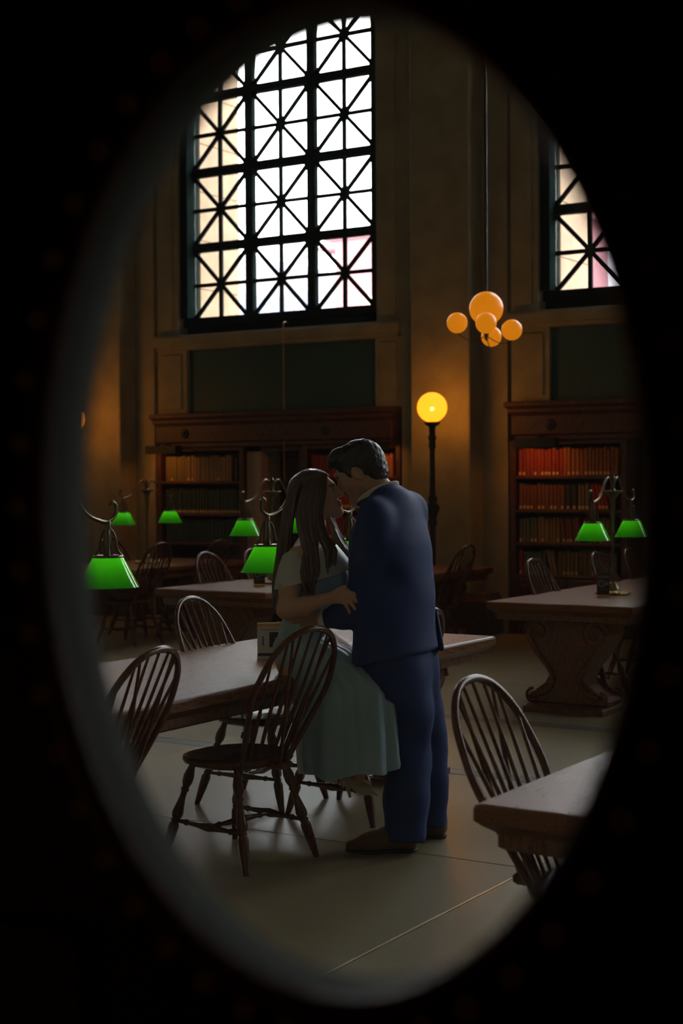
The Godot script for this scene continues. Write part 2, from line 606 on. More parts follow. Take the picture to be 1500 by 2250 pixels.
func build_windows():
	# one lattice cell: upright, level and two slanting bars with a boss where they cross
	var hw := CELL.x / 2
	var hh := CELL.y / 2
	var lat := MB.new()
	var t := 0.02
	lat.box(Vector3(-t, -hh, -0.02), Vector3(t, hh, 0.02))
	lat.box(Vector3(-hw, -t, -0.02), Vector3(hw, t, 0.02))
	for s in [-1.0, 1.0]:
		var o := MB.new()
		var l := Vector2(hw, hh).length()
		o.box(Vector3(-l, -t, -0.018), Vector3(l, t, 0.018))
		lat.add(o, Transform3D(Basis(Vector3.BACK, atan2(hh * s, hw)), Vector3.ZERO))
	var boss := MB.new()
	boss.lathe([[0.0, -0.03], [0.05, -0.03], [0.055, -0.02], [0.055, 0.02], [0.04, 0.032], [0.0, 0.036]], 12)
	lat.add(boss, Transform3D(Basis(Vector3.RIGHT, PI / 2), Vector3.ZERO))
	for s in [[-1, -1], [1, -1], [1, 1], [-1, 1]]:   # little webs in the corners
		var o := MB.new()
		o.prism([Vector2(0, 0), Vector2(0.05, 0), Vector2(0, 0.05)], -0.018, 0.018)
		lat.add(o, Transform3D(Basis(Vector3(-s[0], 0, 0), Vector3(0, -s[1], 0), Vector3(0, 0, 1)), Vector3(hw * s[0], hh * s[1], 0)))
	var lat_mesh := lat.mesh(false, false)
	var pane_meshes := []
	var rim := [Vector2(hw, 0), Vector2(hw, hh), Vector2(0, hh), Vector2(-hw, hh), Vector2(-hw, 0), Vector2(-hw, -hh), Vector2(0, -hh), Vector2(hw, -hh)]
	for k in 8:
		var o := MB.new()
		o.prism([Vector2.ZERO, rim[k], rim[(k + 1) % 8]], -0.002, 0.002)
		pane_meshes.append(o.mesh())
	var frame := MB.new()
	var y0 := WIN_Y
	frame.box(Vector3(-1.34, 3.255, -0.09), Vector3(1.34, 3.36, 0.03))
	frame.box(Vector3(-1.32, 3.36, -0.06), Vector3(1.37, y0, 0.1))
	for s in [[-1.32, -1.213], [1.213, 1.37]]:
		frame.box(Vector3(s[0], y0, -0.06), Vector3(s[1], 6.974, 0.16 if s[0] < 0.0 else 0.06))
	var arc := []
	for k in 25:
		arc.append(Vector3(cos(PI * k / 24) * 1.26, 6.974 + sin(PI * k / 24) * 1.26, 0))
	frame.tube(arc, 0.06, 4)
	var frame_mesh := frame.mesh(false, false)
	var fan := MB.new()
	for k in range(1, 6):
		var a := PI * k / 6
		fan.tube([Vector3(cos(a) * 0.38, 6.974 + sin(a) * 0.38, 0), Vector3(cos(a) * 1.24, 6.974 + sin(a) * 1.24, 0)], 0.02, 4)
	var inner := []
	for k in 13:
		inner.append(Vector3(cos(PI * k / 12) * 0.4, 6.974 + sin(PI * k / 12) * 0.4, 0))
	fan.tube(inner, 0.025, 4)
	var fan_mesh := fan.mesh(false, false)
	var n := 0
	for k: int in [0, 1, -1, 2, 3, 4]:
		n += 1
		var label: String = ["arched window with dark star lattice above the niche between bookshelves", "arched lattice window beside the stone pilaster with the globe lamp", "arched lattice window at the far end of the hall"][mini(n - 1, 2)]
		var wn := structure("window_%d" % n, label, "window")
		wn.position = Vector3(BAY0 - 0.025 + k * BAY, 0, -14.25)
		part(wn, "window_frame", frame_mesh, M.sash)
		part(wn, "fan_light", fan_mesh, M.sash)
		for s in [-1, 1]:
			part(wn, "mullion", soft_box(Vector3(-BAR / 2, y0, -0.05), Vector3(BAR / 2, 6.974, 0.05), 0.012), M.sash, at(s * (CELL.x + BAR) / 2, 0, 0))
		for r in 4:
			part(wn, "transom", soft_box(Vector3(-1.213, -0.1, -0.05), Vector3(1.213, 0.0, 0.05), 0.012), M.sash, at(0, y0 + (r + 1) * ROW, 0))
		for r in 4:
			for c in 3:
				var p := at((c - 1) * (CELL.x + BAR), y0 + r * ROW + hh, 0)
				part(wn, "lattice", lat_mesh, M.sash, p)
				if k == 0 or k == 1:
					for pm in pane_meshes:
						part(wn, "pane", pm, M.window_glass, p)


func build_outside():
	var g := thing("street", "pale paved ground far below the windows", "ground", Vector3.ZERO)
	part(g, "paving", box_mesh(Vector3(-120, -4.5, -140), Vector3(80, -4.0, -15.3)), M.asphalt)
	g.set_meta("kind", "structure")
	# pink-brick block across the square
	var b := thing("brick_building", "pink brick building with a sloping roof edge across the square", "building", Vector3(-25.2, -4.0, -48.5))
	part(b, "wall", box_mesh(Vector3(-3.1, 0, -3.5), Vector3(6, 13.9, 3.5)), M.pink_brick)
	part(b, "parapet", box_mesh(Vector3(-3.35, 13.9, -3.6), Vector3(6.2, 14.25, 3.6)), M.pink_brick)
	var g1 := MB.new()
	g1.prism([Vector2(-3.9, 13.6), Vector2(-3.2, 14.25), Vector2(-3.1, 14.25), Vector2(-3.1, 13.6)], -3.5, 3.5)
	part(b, "cornice", g1.mesh(), M.pink_brick)
	for r in 4:
		for c in 5:
			part(b, "window", box_mesh(Vector3(-2.0 + c * 1.6, 2.2 + r * 2.7, 3.49), Vector3(-1.2 + c * 1.6, 3.8 + r * 2.7, 3.52)), M.orange_stone)
	var t := thing("stone_tower", "square lavender-grey tower rising behind the pink brick building", "tower", Vector3(-30.4, -4.0, -55.2))
	part(t, "wall", box_mesh(Vector3(-1.15, 0, -1.2), Vector3(1.2, 17.0, 1.2)), M.lavender_stone)
	part(t, "cap", box_mesh(Vector3(-1.25, 17.0, -1.3), Vector3(1.3, 17.3, 1.3)), M.lavender_stone)
	# church with pointed windows
	var c := thing("church", "pale church with a gable roof and pointed arched windows", "church", Vector3(-40.8, -4.0, -64.0))
	var body := MB.new()
	body.prism([Vector2(-4.5, 0), Vector2(4.5, 0), Vector2(4.5, 14.9), Vector2(-0.5, 15.7), Vector2(-2.5, 16.6), Vector2(-4.5, 15.6)], -4, 4)
	part(c, "wall", body.mesh(), M.lavender_stone)
	var lancet := MB.new()
	lancet.prism([Vector2(-0.28, 0), Vector2(0.28, 0), Vector2(0.28, 1.1), Vector2(0.17, 1.4), Vector2(0, 1.62), Vector2(-0.17, 1.4), Vector2(-0.28, 1.1)], 4.0, 4.05)
	var lm := lancet.mesh()
	for k in 5:
		part(c, "window", lm, M.grey_glass, at(-2.0 + k * 0.82, 13.0, 0))
	for k in 6:
		part(c, "window", lm, M.grey_glass, at(-2.4 + k * 0.9, 10.4, 0))
	var ow := thing("stone_house", "pale orange stone house across the side street", "house", Vector3(-22.0, -4.0, -46.0))
	part(ow, "wall", box_mesh(Vector3(5.0, 0, -4), Vector3(9.0, 15.0, 4)), M.lavender_stone)
	part(ow, "roof", box_mesh(Vector3(4.8, 15.0, -4.2), Vector3(9.2, 15.4, 4.2)), M.orange_stone)


func build_vestibule():
	var fl := structure("floor_vestibule", "plain floor of the vestibule in front of the door", "floor")
	part(fl, "slab", box_mesh(Vector3(-2.6, -0.3, -0.6), Vector3(1.8, 0.0, 3.2)), M.plaster)
	var ce := structure("ceiling_vestibule", "low plain ceiling of the vestibule", "ceiling")
	part(ce, "slab", box_mesh(Vector3(-2.6, 2.8, -0.6), Vector3(1.8, 3.0, 3.2)), M.plaster)
	for w in [["wall_vestibule_left", -2.6, -2.4, -0.6, 3.2], ["wall_vestibule_right", 1.6, 1.8, -0.6, 3.2], ["wall_vestibule_rear", -2.4, 1.6, 3.0, 3.2]]:
		var o := structure(w[0], "plain side wall of the vestibule", "wall")
		part(o, "masonry", box_mesh(Vector3(w[1], 0, w[3]), Vector3(w[2], 2.8, w[4])), M.plaster)
	var li := structure("wall_vestibule_front", "plain lining of the door wall in the vestibule", "wall")
	part(li, "lining", box_mesh(Vector3(-2.4, 0, -0.6), Vector3(-0.95, 2.8, -0.58)), M.plaster)
	part(li, "lining", box_mesh(Vector3(0.05, 0, -0.6), Vector3(1.6, 2.8, -0.58)), M.plaster)
	part(li, "lining", box_mesh(Vector3(-0.95, 2.2, -0.6), Vector3(0.05, 2.8, -0.58)), M.plaster)
	# the door: black leather with an oval window edged by a red-brown rim and brass nails
	var d := structure("door_1", "black leather door with an oval window edged by brass nails", "door")
	var ctr := Vector3(-0.4508, 1.5560, 0)
	var ea := 0.1873
	var eb := 0.2632
	var seg := 96
	var leather := MB.new()
	var rings := [[], [], [], []]
	var lo := Vector2(-0.895, 0.015)
	var hi := Vector2(-0.005, 2.145)
	for k in seg:
		var t := TAU * k / seg
		var e := Vector2(ctr.x + cos(t) * (ea + 0.004), ctr.y + sin(t) * (eb + 0.004))
		var dir := Vector2(cos(t) * ea, sin(t) * eb)
		var s := 1e9
		if absf(dir.x) > 1e-6:
			s = minf(s, ((hi.x if dir.x > 0 else lo.x) - ctr.x) / dir.x)
		if absf(dir.y) > 1e-6:
			s = minf(s, ((hi.y if dir.y > 0 else lo.y) - ctr.y) / dir.y)
		var o := Vector2(ctr.x, ctr.y) + dir * s
		rings[0].append(Vector3(e.x, e.y, -0.690))
		rings[1].append(Vector3(o.x, o.y, -0.690))
		rings[2].append(Vector3(o.x, o.y, -0.722))
		rings[3].append(Vector3(e.x, e.y, -0.722))
	rings.append(rings[0])
	leather.loft(rings, true, false, false)
	part(d, "leather_panel", leather.mesh(false, true), M.black_leather)
	var path := []
	for k in seg + 1:
		var t := TAU * k / seg
		path.append(Vector3(ctr.x + cos(t) * (ea + 0.009), ctr.y + sin(t) * (eb + 0.009), -0.688))
	part(d, "oval_rim", tube_mesh(path, 0.0085, 8), M.red_rim, Transform3D(), "red-brown rounded rim of the oval window")
	for k in range(path.size()):
		path[k].z = -0.7225
	part(d, "oval_rim", tube_mesh(path, 0.006, 8), M.matt_rim)
	var lining := []
	for z in [-0.6885, -0.7225]:
		for s in [0.0005, 0.0042]:
			var r := []
			for k in seg:
				var t := TAU * k / seg
				r.append(Vector3(ctr.x + cos(t) * (ea + s), ctr.y + sin(t) * (eb + s), z))
			lining.append(r)
	var lin := MB.new()
	lin.loft([lining[0], lining[2], lining[3], lining[1], lining[0]], true, false, false)
	part(d, "oval_lining", lin.mesh(false, true), M.grey_lining, Transform3D(), "pale grey lining of the oval opening")
	var nail := lathe_mesh([[0.0, 0.0], [0.0058, 0.0], [0.0055, 0.0015], [0.0038, 0.0032], [0.0015, 0.004], [0.0, 0.0041]], 10)
	for k in 46:
		var t := TAU * k / 46
		part(d, "nail", nail, M.nail_brass, Transform3D(Basis(Vector3.RIGHT, PI / 2), Vector3(ctr.x + cos(t) * (ea + 0.024), ctr.y + sin(t) * (eb + 0.024), -0.6898)))
	part(d, "rail", soft_box(Vector3(-0.89, 0.02, -0.6901), Vector3(-0.613, 1.30, -0.683), 0.003), M.dark_wood, Transform3D(), "dark brown wooden panel")
	var glass := MB.new()
	var gr := []
	for s in [[0.003, -0.7035], [0.003, -0.7085]]:
		var r := []
		for k in seg:
			var t := TAU * k / seg
			r.append(Vector3(ctr.x + cos(t) * (ea + s[0]), ctr.y + sin(t) * (eb + s[0]), s[1]))
		gr.append(r)
	glass.loft(gr)
	part(d, "pane", glass.mesh(), M.window_glass, Transform3D(), "oval glass pane")
	# small dim wall lamp low on the left of the vestibule, which glints on the brass nails
	var lamp := thing("wall_lamp", "small dim wall lamp in the dark vestibule", "lamp", Vector3(-2.4, 0.8, 0.5))
	part(lamp, "mount", lathe_mesh([[0, 0], [0.05, 0], [0.05, 0.02], [0.02, 0.03], [0, 0.03]], 16), M.dark_iron, Transform3D(Basis(Vector3.BACK, -PI / 2), Vector3.ZERO))
	part(lamp, "bulb", sphere_mesh(0.05, Vector3(0.08, 0, 0)), M.amber_globe_glow)
	omni(lamp, Vector3(0.08, 0, 0), Color(1.0, 0.7, 0.4), 0.025, 0.05)


# ---------------------------------------------------------------- bookcases

var book_meshes := {}


func book_mesh(w: float, h: float) -> ArrayMesh:
	var key := "%.3f_%.2f" % [w, h]
	if not book_meshes.has(key):
		var m := MB.new()
		var rings := []
		var o := [Vector2(-w / 2, -0.2), Vector2(-w / 2, -0.012), Vector2(-w * 0.32, -0.002), Vector2(0, 0.002), Vector2(w * 0.32, -0.002), Vector2(w / 2, -0.012), Vector2(w / 2, -0.2)]
		for y in [0.0, 0.05, 0.054, 0.058, 0.062, h - 0.055, h - 0.05, h - 0.045, h - 0.04, h]:
			var out := 0.0018 if y in [0.054, 0.058, h - 0.05, h - 0.045] else 0.0
			var r := []
			for p in o:
				r.append(Vector3(p.x, y, p.y + (out if p.y > -0.1 else 0.0)))
			rings.append(r)
		m.loft(rings)
		book_meshes[key] = m.mesh()
	return book_meshes[key]


# a row of books from x0 to x1 at height y; runs is a list of [material, count, label, lean]
func book_row(x0: float, x1: float, y: float, front: float, tall: float, runs: Array, where: String, sticker := 0.7):
	var lab := box_mesh(Vector3(-0.013, 0.012, 0.0), Vector3(0.013, 0.04, 0.0045))
	var x := x0
	for run in runs:
		if run[3] != 0.0:
			x += tall * sin(run[3]) + 0.004
		for k in run[1]:
			var w: float = [0.034, 0.038, 0.042, 0.046][rng.randi() % 4]
			if run.size() > 4:
				w = run[4]
			var h: float = tall * [0.93, 0.96, 1.0][rng.randi() % 3]
			var lean: float = run[3]
			if x + w > x1:
				return
			var o := MeshInstance3D.new()
			o.name = numbered("book")
			o.mesh = book_mesh(w, snappedf(h, 0.01))
			o.material_override = M[run[0]]
			add_child(o)
			o.position = Vector3(x + w / 2, y, front - rng.randf() * 0.012)
			if lean != 0.0:      # leans to the left on its lower left edge
				o.rotation.z = lean
				o.position = Vector3(x, y, o.position.z) + Vector3(cos(lean), sin(lean), 0) * w / 2
			o.set_meta("label", "%s %s" % [run[2], where])
			o.set_meta("category", "book")
			o.set_meta("group", "%s %s" % [run[2], where])
			if rng.randf() < sticker:
				part(o, "call_label", lab, M.label_tan, Transform3D(), "pale paper label")
			x += w / cos(lean) + 0.0015


func bookcase(cx: float, label: String, shelves: Array, width := 1.25) -> Node3D:
	var t := thing("bookcase", label, "bookcase", Vector3(cx, 0, -14.0))
	var h := width / 2
	var top := 1.96
	for s in [-1, 1]:
		part(t, "side", soft_box(Vector3(-0.03, 0.0, -0.46), Vector3(0.03, top, 0.0), 0.006), M.bookcase_wood, at(s * (h - 0.03), 0, 0))
	part(t, "back", box_mesh(Vector3(-h + 0.06, 0.06, -0.47), Vector3(h - 0.06, top, -0.45)), M.bookcase_wood)
	part(t, "base", soft_box(Vector3(-h + 0.06, 0.0, -0.45), Vector3(h - 0.06, 0.08, -0.02), 0.004), M.bookcase_wood)
	part(t, "header", soft_box(Vector3(-h + 0.06, 1.915, -0.45), Vector3(h - 0.06, top, -0.005), 0.004), M.bookcase_wood)
	for y in shelves:
		part(t, "shelf", soft_box(Vector3(-h + 0.06, y - 0.03, -0.45), Vector3(h - 0.06, y, -0.01), 0.004), M.bookcase_wood)
	for s in [-1, 1]:
		var d := part(t, "door", soft_box(Vector3(-h / 2 + 0.04, 0.09, -0.02), Vector3(h / 2 - 0.04, shelves[-1] - 0.04, 0.0), 0.006), M.bookcase_wood, at(s * (h - 0.06) / 2, 0, 0))
		part(d, "door_panel", soft_box(Vector3(-h / 2 + 0.1, 0.15, -0.01), Vector3(h / 2 - 0.1, shelves[-1] - 0.1, 0.008), 0.006), M.bookcase_wood)
		part(d, "knob", lathe_mesh([[0, 0], [0.006, 0], [0.006, 0.012], [0.012, 0.02], [0.008, 0.028], [0, 0.03]], 8), M.brass, Transform3D(Basis(Vector3.RIGHT, PI / 2), Vector3(-s * (h / 2 - 0.07), shelves[-1] - 0.16, 0.0)))
	return t


func shelf_light(cx: float, label: String):
	var t := thing("shelf_lamp", label, "lamp", Vector3(cx, 1.915, -13.82), 0.0, "trough lamps under the bookcase cornices")
	var m := MB.new()
	m.box(Vector3(-0.22, 0.05, -0.06), Vector3(0.22, 0.062, 0.06))
	m.box(Vector3(-0.22, -0.03, 0.052), Vector3(0.22, 0.055, 0.06))
	m.box(Vector3(-0.22, 0.02, -0.06), Vector3(0.22, 0.055, -0.052))
	m.box(Vector3(-0.22, -0.03, -0.058), Vector3(-0.212, 0.055, 0.058))
	m.box(Vector3(0.212, -0.03, -0.058), Vector3(0.22, 0.055, 0.058))
	part(t, "trough", m.mesh(false, false), M.dark_iron)
	part(t, "bracket", box_mesh(Vector3(-0.02, 0.06, -0.17), Vector3(0.02, 0.08, -0.02)), M.dark_iron)
	part(t, "light_tube", box_mesh(Vector3(-0.2, 0.03, -0.03), Vector3(0.2, 0.045, 0.03)), M.strip_glow, Transform3D(), "glowing warm tube")
	var l := AreaLight3D.new()
	l.name = "shelf_light"
	l.light_color = Color(1.0, 0.6, 0.22)
	l.light_energy = 0.1
	l.area_size = Vector2(0.4, 0.05)
	l.area_range = 30
	l.area_attenuation = 2
	l.shadow_enabled = true
	t.add_child(l)
	l.position = Vector3(0, 0.027, 0.0)
	l.rotation = Vector3(-PI / 2 + 0.2, 0, 0)


func build_bookcases():
	for k: int in [0, 1]:
		var cx := BAY0 + k * BAY
		var near_what: String = ["over the shelves below the middle window", "over the red bookshelves right of the globe lamp"][k]
		var c := thing("bookcase_cornice", "dark red-brown carved cornice " + near_what, "cornice", Vector3(cx, 0, -14.0))
		var m := MB.new()
		m.block(0, -0.16, 1.645, 0.3, [[0.09, 1.962], [0.09, 2.0], [0.06, 2.02], [0.06, 2.2], [0.03, 2.24], [0.03, 2.27], [0.0, 2.3], [0.0, 2.335], [0.012, 2.345]], 0.004)
		part(c, "moulding", m.mesh(), M.bookcase_wood)
		var ros := lathe_mesh([[0.0, 0.0], [0.055, 0.0], [0.055, 0.01], [0.045, 0.02], [0.03, 0.012], [0.02, 0.025], [0.0, 0.03]], 12)
		for x in [-1.16, 0.75]:
			part(c, "rosette", ros, M.dark_iron, Transform3D(Basis(Vector3.RIGHT, PI / 2), Vector3(x, 2.11, 0.08)))
	bookcase(-10.675, "red-brown bookcase of dark green volumes left of the dark niche", [1.565, 1.194, 0.86, 0.53])
	bookcase(-8.635, "red-brown bookcase of red books behind the man, beside the globe lamp", [1.6, 1.26, 0.93, 0.6])
	bookcase(-6.115, "red-brown bookcase with rows of red and orange books right of the globe lamp", [1.6, 1.26, 0.93, 0.605])
	shelf_light(-11.05, "dark trough lamp over the shelf of tan books")
	shelf_light(-8.3, "dark trough lamp over the shelves behind the man")
	shelf_light(-6.36, "dark trough lamp over the red and orange books")
	var f := -14.035
	var wh := "on the shelves left of the dark niche"
	book_row(-11.2, -10.22, 1.565, f, 0.3, [["book_olive", 8, "olive bound volume", 0.0], ["book_tan", 18, "tan volume on the lit top shelf", 0.0]], wh, 0.2)
	book_row(-10.2, -10.11, 1.565, f, 0.28, [["book_black", 2, "black volume on the lit top shelf", 0.0]], wh, 0.0)
	book_row(-11.2, -10.11, 1.194, f, 0.29, [["book_green", 30, "dark green volume with pale label", 0.0]], wh, 1.0)
	book_row(-11.2, -10.11, 0.86, f, 0.27, [["book_green", 30, "plain dark green volume", 0.0]], wh, 0.0)
	for e in [[1.6, "top"], [1.26, "second"], [0.93, "third"], [0.6, "lowest"]]:
		wh = "on the %s shelf of the bookcase behind the man" % e[1]
		book_row(-9.17, -8.09, e[0], f, 0.25, [["book_crimson", 9, "crimson volume", 0.0], ["book_red", 8, "dull red volume", 0.0], ["book_orange", 14, "orange-brown volume", 0.0]], wh, 0.8)
	wh = "in the bookcase right of the globe lamp"
	book_row(-6.66, -5.57, 1.6, f, 0.28, [["book_red", 12, "dark red volume on the top shelf", 0.0], ["book_orange", 16, "orange volume on the top shelf", 0.0]], wh, 0.5)
	book_row(-6.66, -5.57, 1.26, f, 0.27, [["book_brown", 12, "brown volume on the second shelf", 0.0], ["book_black", 2, "thick black volume on the second shelf", 0.0, 0.068], ["book_olive", 3, "olive volume on the second shelf", 0.0], ["book_crimson", 4, "crimson volume leaning on the second shelf", 0.18]], wh, 0.8)
	book_row(-6.66, -5.57, 0.93, f, 0.26, [["book_grey", 5, "grey-green volume on the third shelf", 0.0], ["book_tan", 6, "tan volume on the third shelf", 0.0], ["book_brown", 5, "brown volume on the third shelf", 0.08], ["book_crimson", 2, "crimson volume leaning on the third shelf", 0.35], ["book_olive", 4, "olive volume on the third shelf", 0.0]], wh, 0.6)
	book_row(-6.66, -5.57, 0.605, f, 0.25, [["book_crimson", 1, "single crimson volume on the fourth shelf", 0.0], ["book_grey", 6, "grey-green volume on the fourth shelf", 0.0], ["book_tan", 2, "tan volume leaning on the fourth shelf", 0.2], ["book_olive", 14, "olive volume on the fourth shelf", 0.0]], wh, 0.5)
	# the niche between the shelves
	var n := structure("door_2", "dark doorway niche between the bookcases", "doorway")
	part(n, "panel", box_mesh(Vector3(-10.05, 0, -14.5), Vector3(-9.26, 1.96, -14.47)), M.bookcase_wood)
	part(n, "reveal", soft_box(Vector3(-10.05, 0, -14.46), Vector3(-9.85, 1.9, -14.06), 0.01), M.niche_plaster, Transform3D(), "pinkish plaster pier")
	part(n, "reveal", soft_box(Vector3(-9.34, 0, -14.46), Vector3(-9.262, 1.95, -14.06), 0.01), M.bookcase_wood)
	part(n, "lintel", box_mesh(Vector3(-9.85, 1.9, -14.46), Vector3(-9.34, 1.96, -14.06)), M.bookcase_wood)
	for y in [0.2, 1.1]:
		part(n, "door_panel", soft_box(Vector3(-9.8, y, -14.472), Vector3(-9.52, y + 0.75, -14.455), 0.006), M.bookcase_wood)
	for x in [-9.47, -9.40]:
		part(n, "glazing_strip", box_mesh(Vector3(x, 1.4, -14.46), Vector3(x + 0.03, 1.85, -14.40)), M.card, Transform3D(), "narrow pale strip")


# ---------------------------------------------------------------- tables

func spiral(c: Vector3, r0: float, turns: float, a0: float, dir: float, n := 34) -> Array:
	var out := []
	for k in n:
		var u := float(k) / (n - 1)
		var r: float = r0 * pow(1.0 - u, 0.8) + 0.012
		var a := a0 + dir * TAU * turns * u
		out.append(c + Vector3(cos(a) * r, sin(a) * r, 0))
	return out


func make_table() -> Node3D:
	var t := thing("reading_table", "", "table", Vector3.ZERO, 0.0, "long wooden reading tables")
	var hl := 1.9
	var hw := TABLE_W / 2
	var top := MB.new()
	top.block(0, 0, hw, hl, [[0.012, TABLE_H - 0.055], [0.0, TABLE_H - 0.045], [0.0, TABLE_H - 0.012], [0.004, TABLE_H - 0.004], [0.012, TABLE_H]], 0.008)
	part(t, "tabletop", top.mesh(), M.table_wood)
	var ap := MB.new()
	ap.block(0, 0, hw - 0.012, hl - 0.012, [[0.05, TABLE_H - 0.125], [0.035, TABLE_H - 0.115], [0.035, TABLE_H - 0.08], [0.0, TABLE_H - 0.056]], 0.006)
	part(t, "apron", ap.mesh(), M.carved_wood)
	# scrolled pedestals
	var half := [[0.25, 0.625], [0.30, 0.60], [0.305, 0.53], [0.27, 0.46], [0.215, 0.38], [0.15, 0.30], [0.118, 0.24], [0.125, 0.18], [0.18, 0.13], [0.26, 0.11], [0.30, 0.085], [0.29, 0.055]]
	var outline := []
	for p in half:
		outline.append(Vector2(p[0], p[1]))
	for k in range(half.size() - 1, -1, -1):
		outline.append(Vector2(-half[k][0], half[k][1]))
	var panel := MB.new()
	panel.prism(outline, -0.13, 0.13, 0.012)
	var panel_mesh := panel.mesh()
	var scroll := MB.new()
	for s in [-1.0, 1.0]:
		for z in [-0.13, 0.13]:
			scroll.tube(spiral(Vector3(s * 0.2, 0.53, z), 0.095, 1.9, (0.0 if s > 0 else PI), s), 0.014, 5)
			var rib := []
			for p in half.slice(2, 10):
				rib.append(Vector3(s * (p[0] - 0.02), p[1], z))
			scroll.tube(smooth_path(rib, 4), 0.02, 6)
			scroll.tube(spiral(Vector3(s * 0.245, 0.1, z), 0.04, 1.2, PI / 2, -s, 16), 0.012, 5)
	var scroll_mesh := scroll.mesh(true)
	var plinth := MB.new()
	plinth.block(0, 0, 0.29, 0.2, [[0, 0.0], [0, 0.035], [0.02, 0.05], [0.03, 0.055]], 0.006)
	var plinth_mesh := plinth.mesh()
	for z in [hl - 0.28, -hl + 0.28]:
		var p := part(t, "pedestal", panel_mesh, M.carved_wood, at(0, 0, z))
		part(p, "scroll", scroll_mesh, M.carved_wood)
		part(p, "plinth", plinth_mesh, M.carved_wood)
	return t


var table_spots := [
	[-4.105, -5.37, "long dark wooden table that the woman in the satin dress sits on"],
	[-4.135, -11.2, "long wooden table with scrolled pedestal beside the red and orange bookshelves"],
	[-1.255, -5.37, "long wooden table whose bare corner stands by a chair, with no sign in view"],
	[-6.975, -11.15, "long wooden table behind the couple, before the dark niche"],
	[-9.835, -11.15, "long wooden table with chairs before the shelf of dark green volumes"]]


func build_tables():
	var proto := make_table()
	for k in table_spots.size():
		var s: Array = table_spots[k]
		var o := proto if k == 0 else copy_of(proto, Vector3(s[0], 0, s[1]), 0.0, s[2])
		o.position = Vector3(s[0], 0, s[1])
		o.set_meta("label", s[2])


# ---------------------------------------------------------------- hoop-back chairs

func turned(a: Vector3, b: Vector3, profile: Array, seg := 8) -> ArrayMesh:
	var pts := []
	var radii := []
	for p in profile:
		pts.append(a.lerp(b, p[0]))
		radii.append(p[1])
	return tube_mesh(pts, radii, seg)


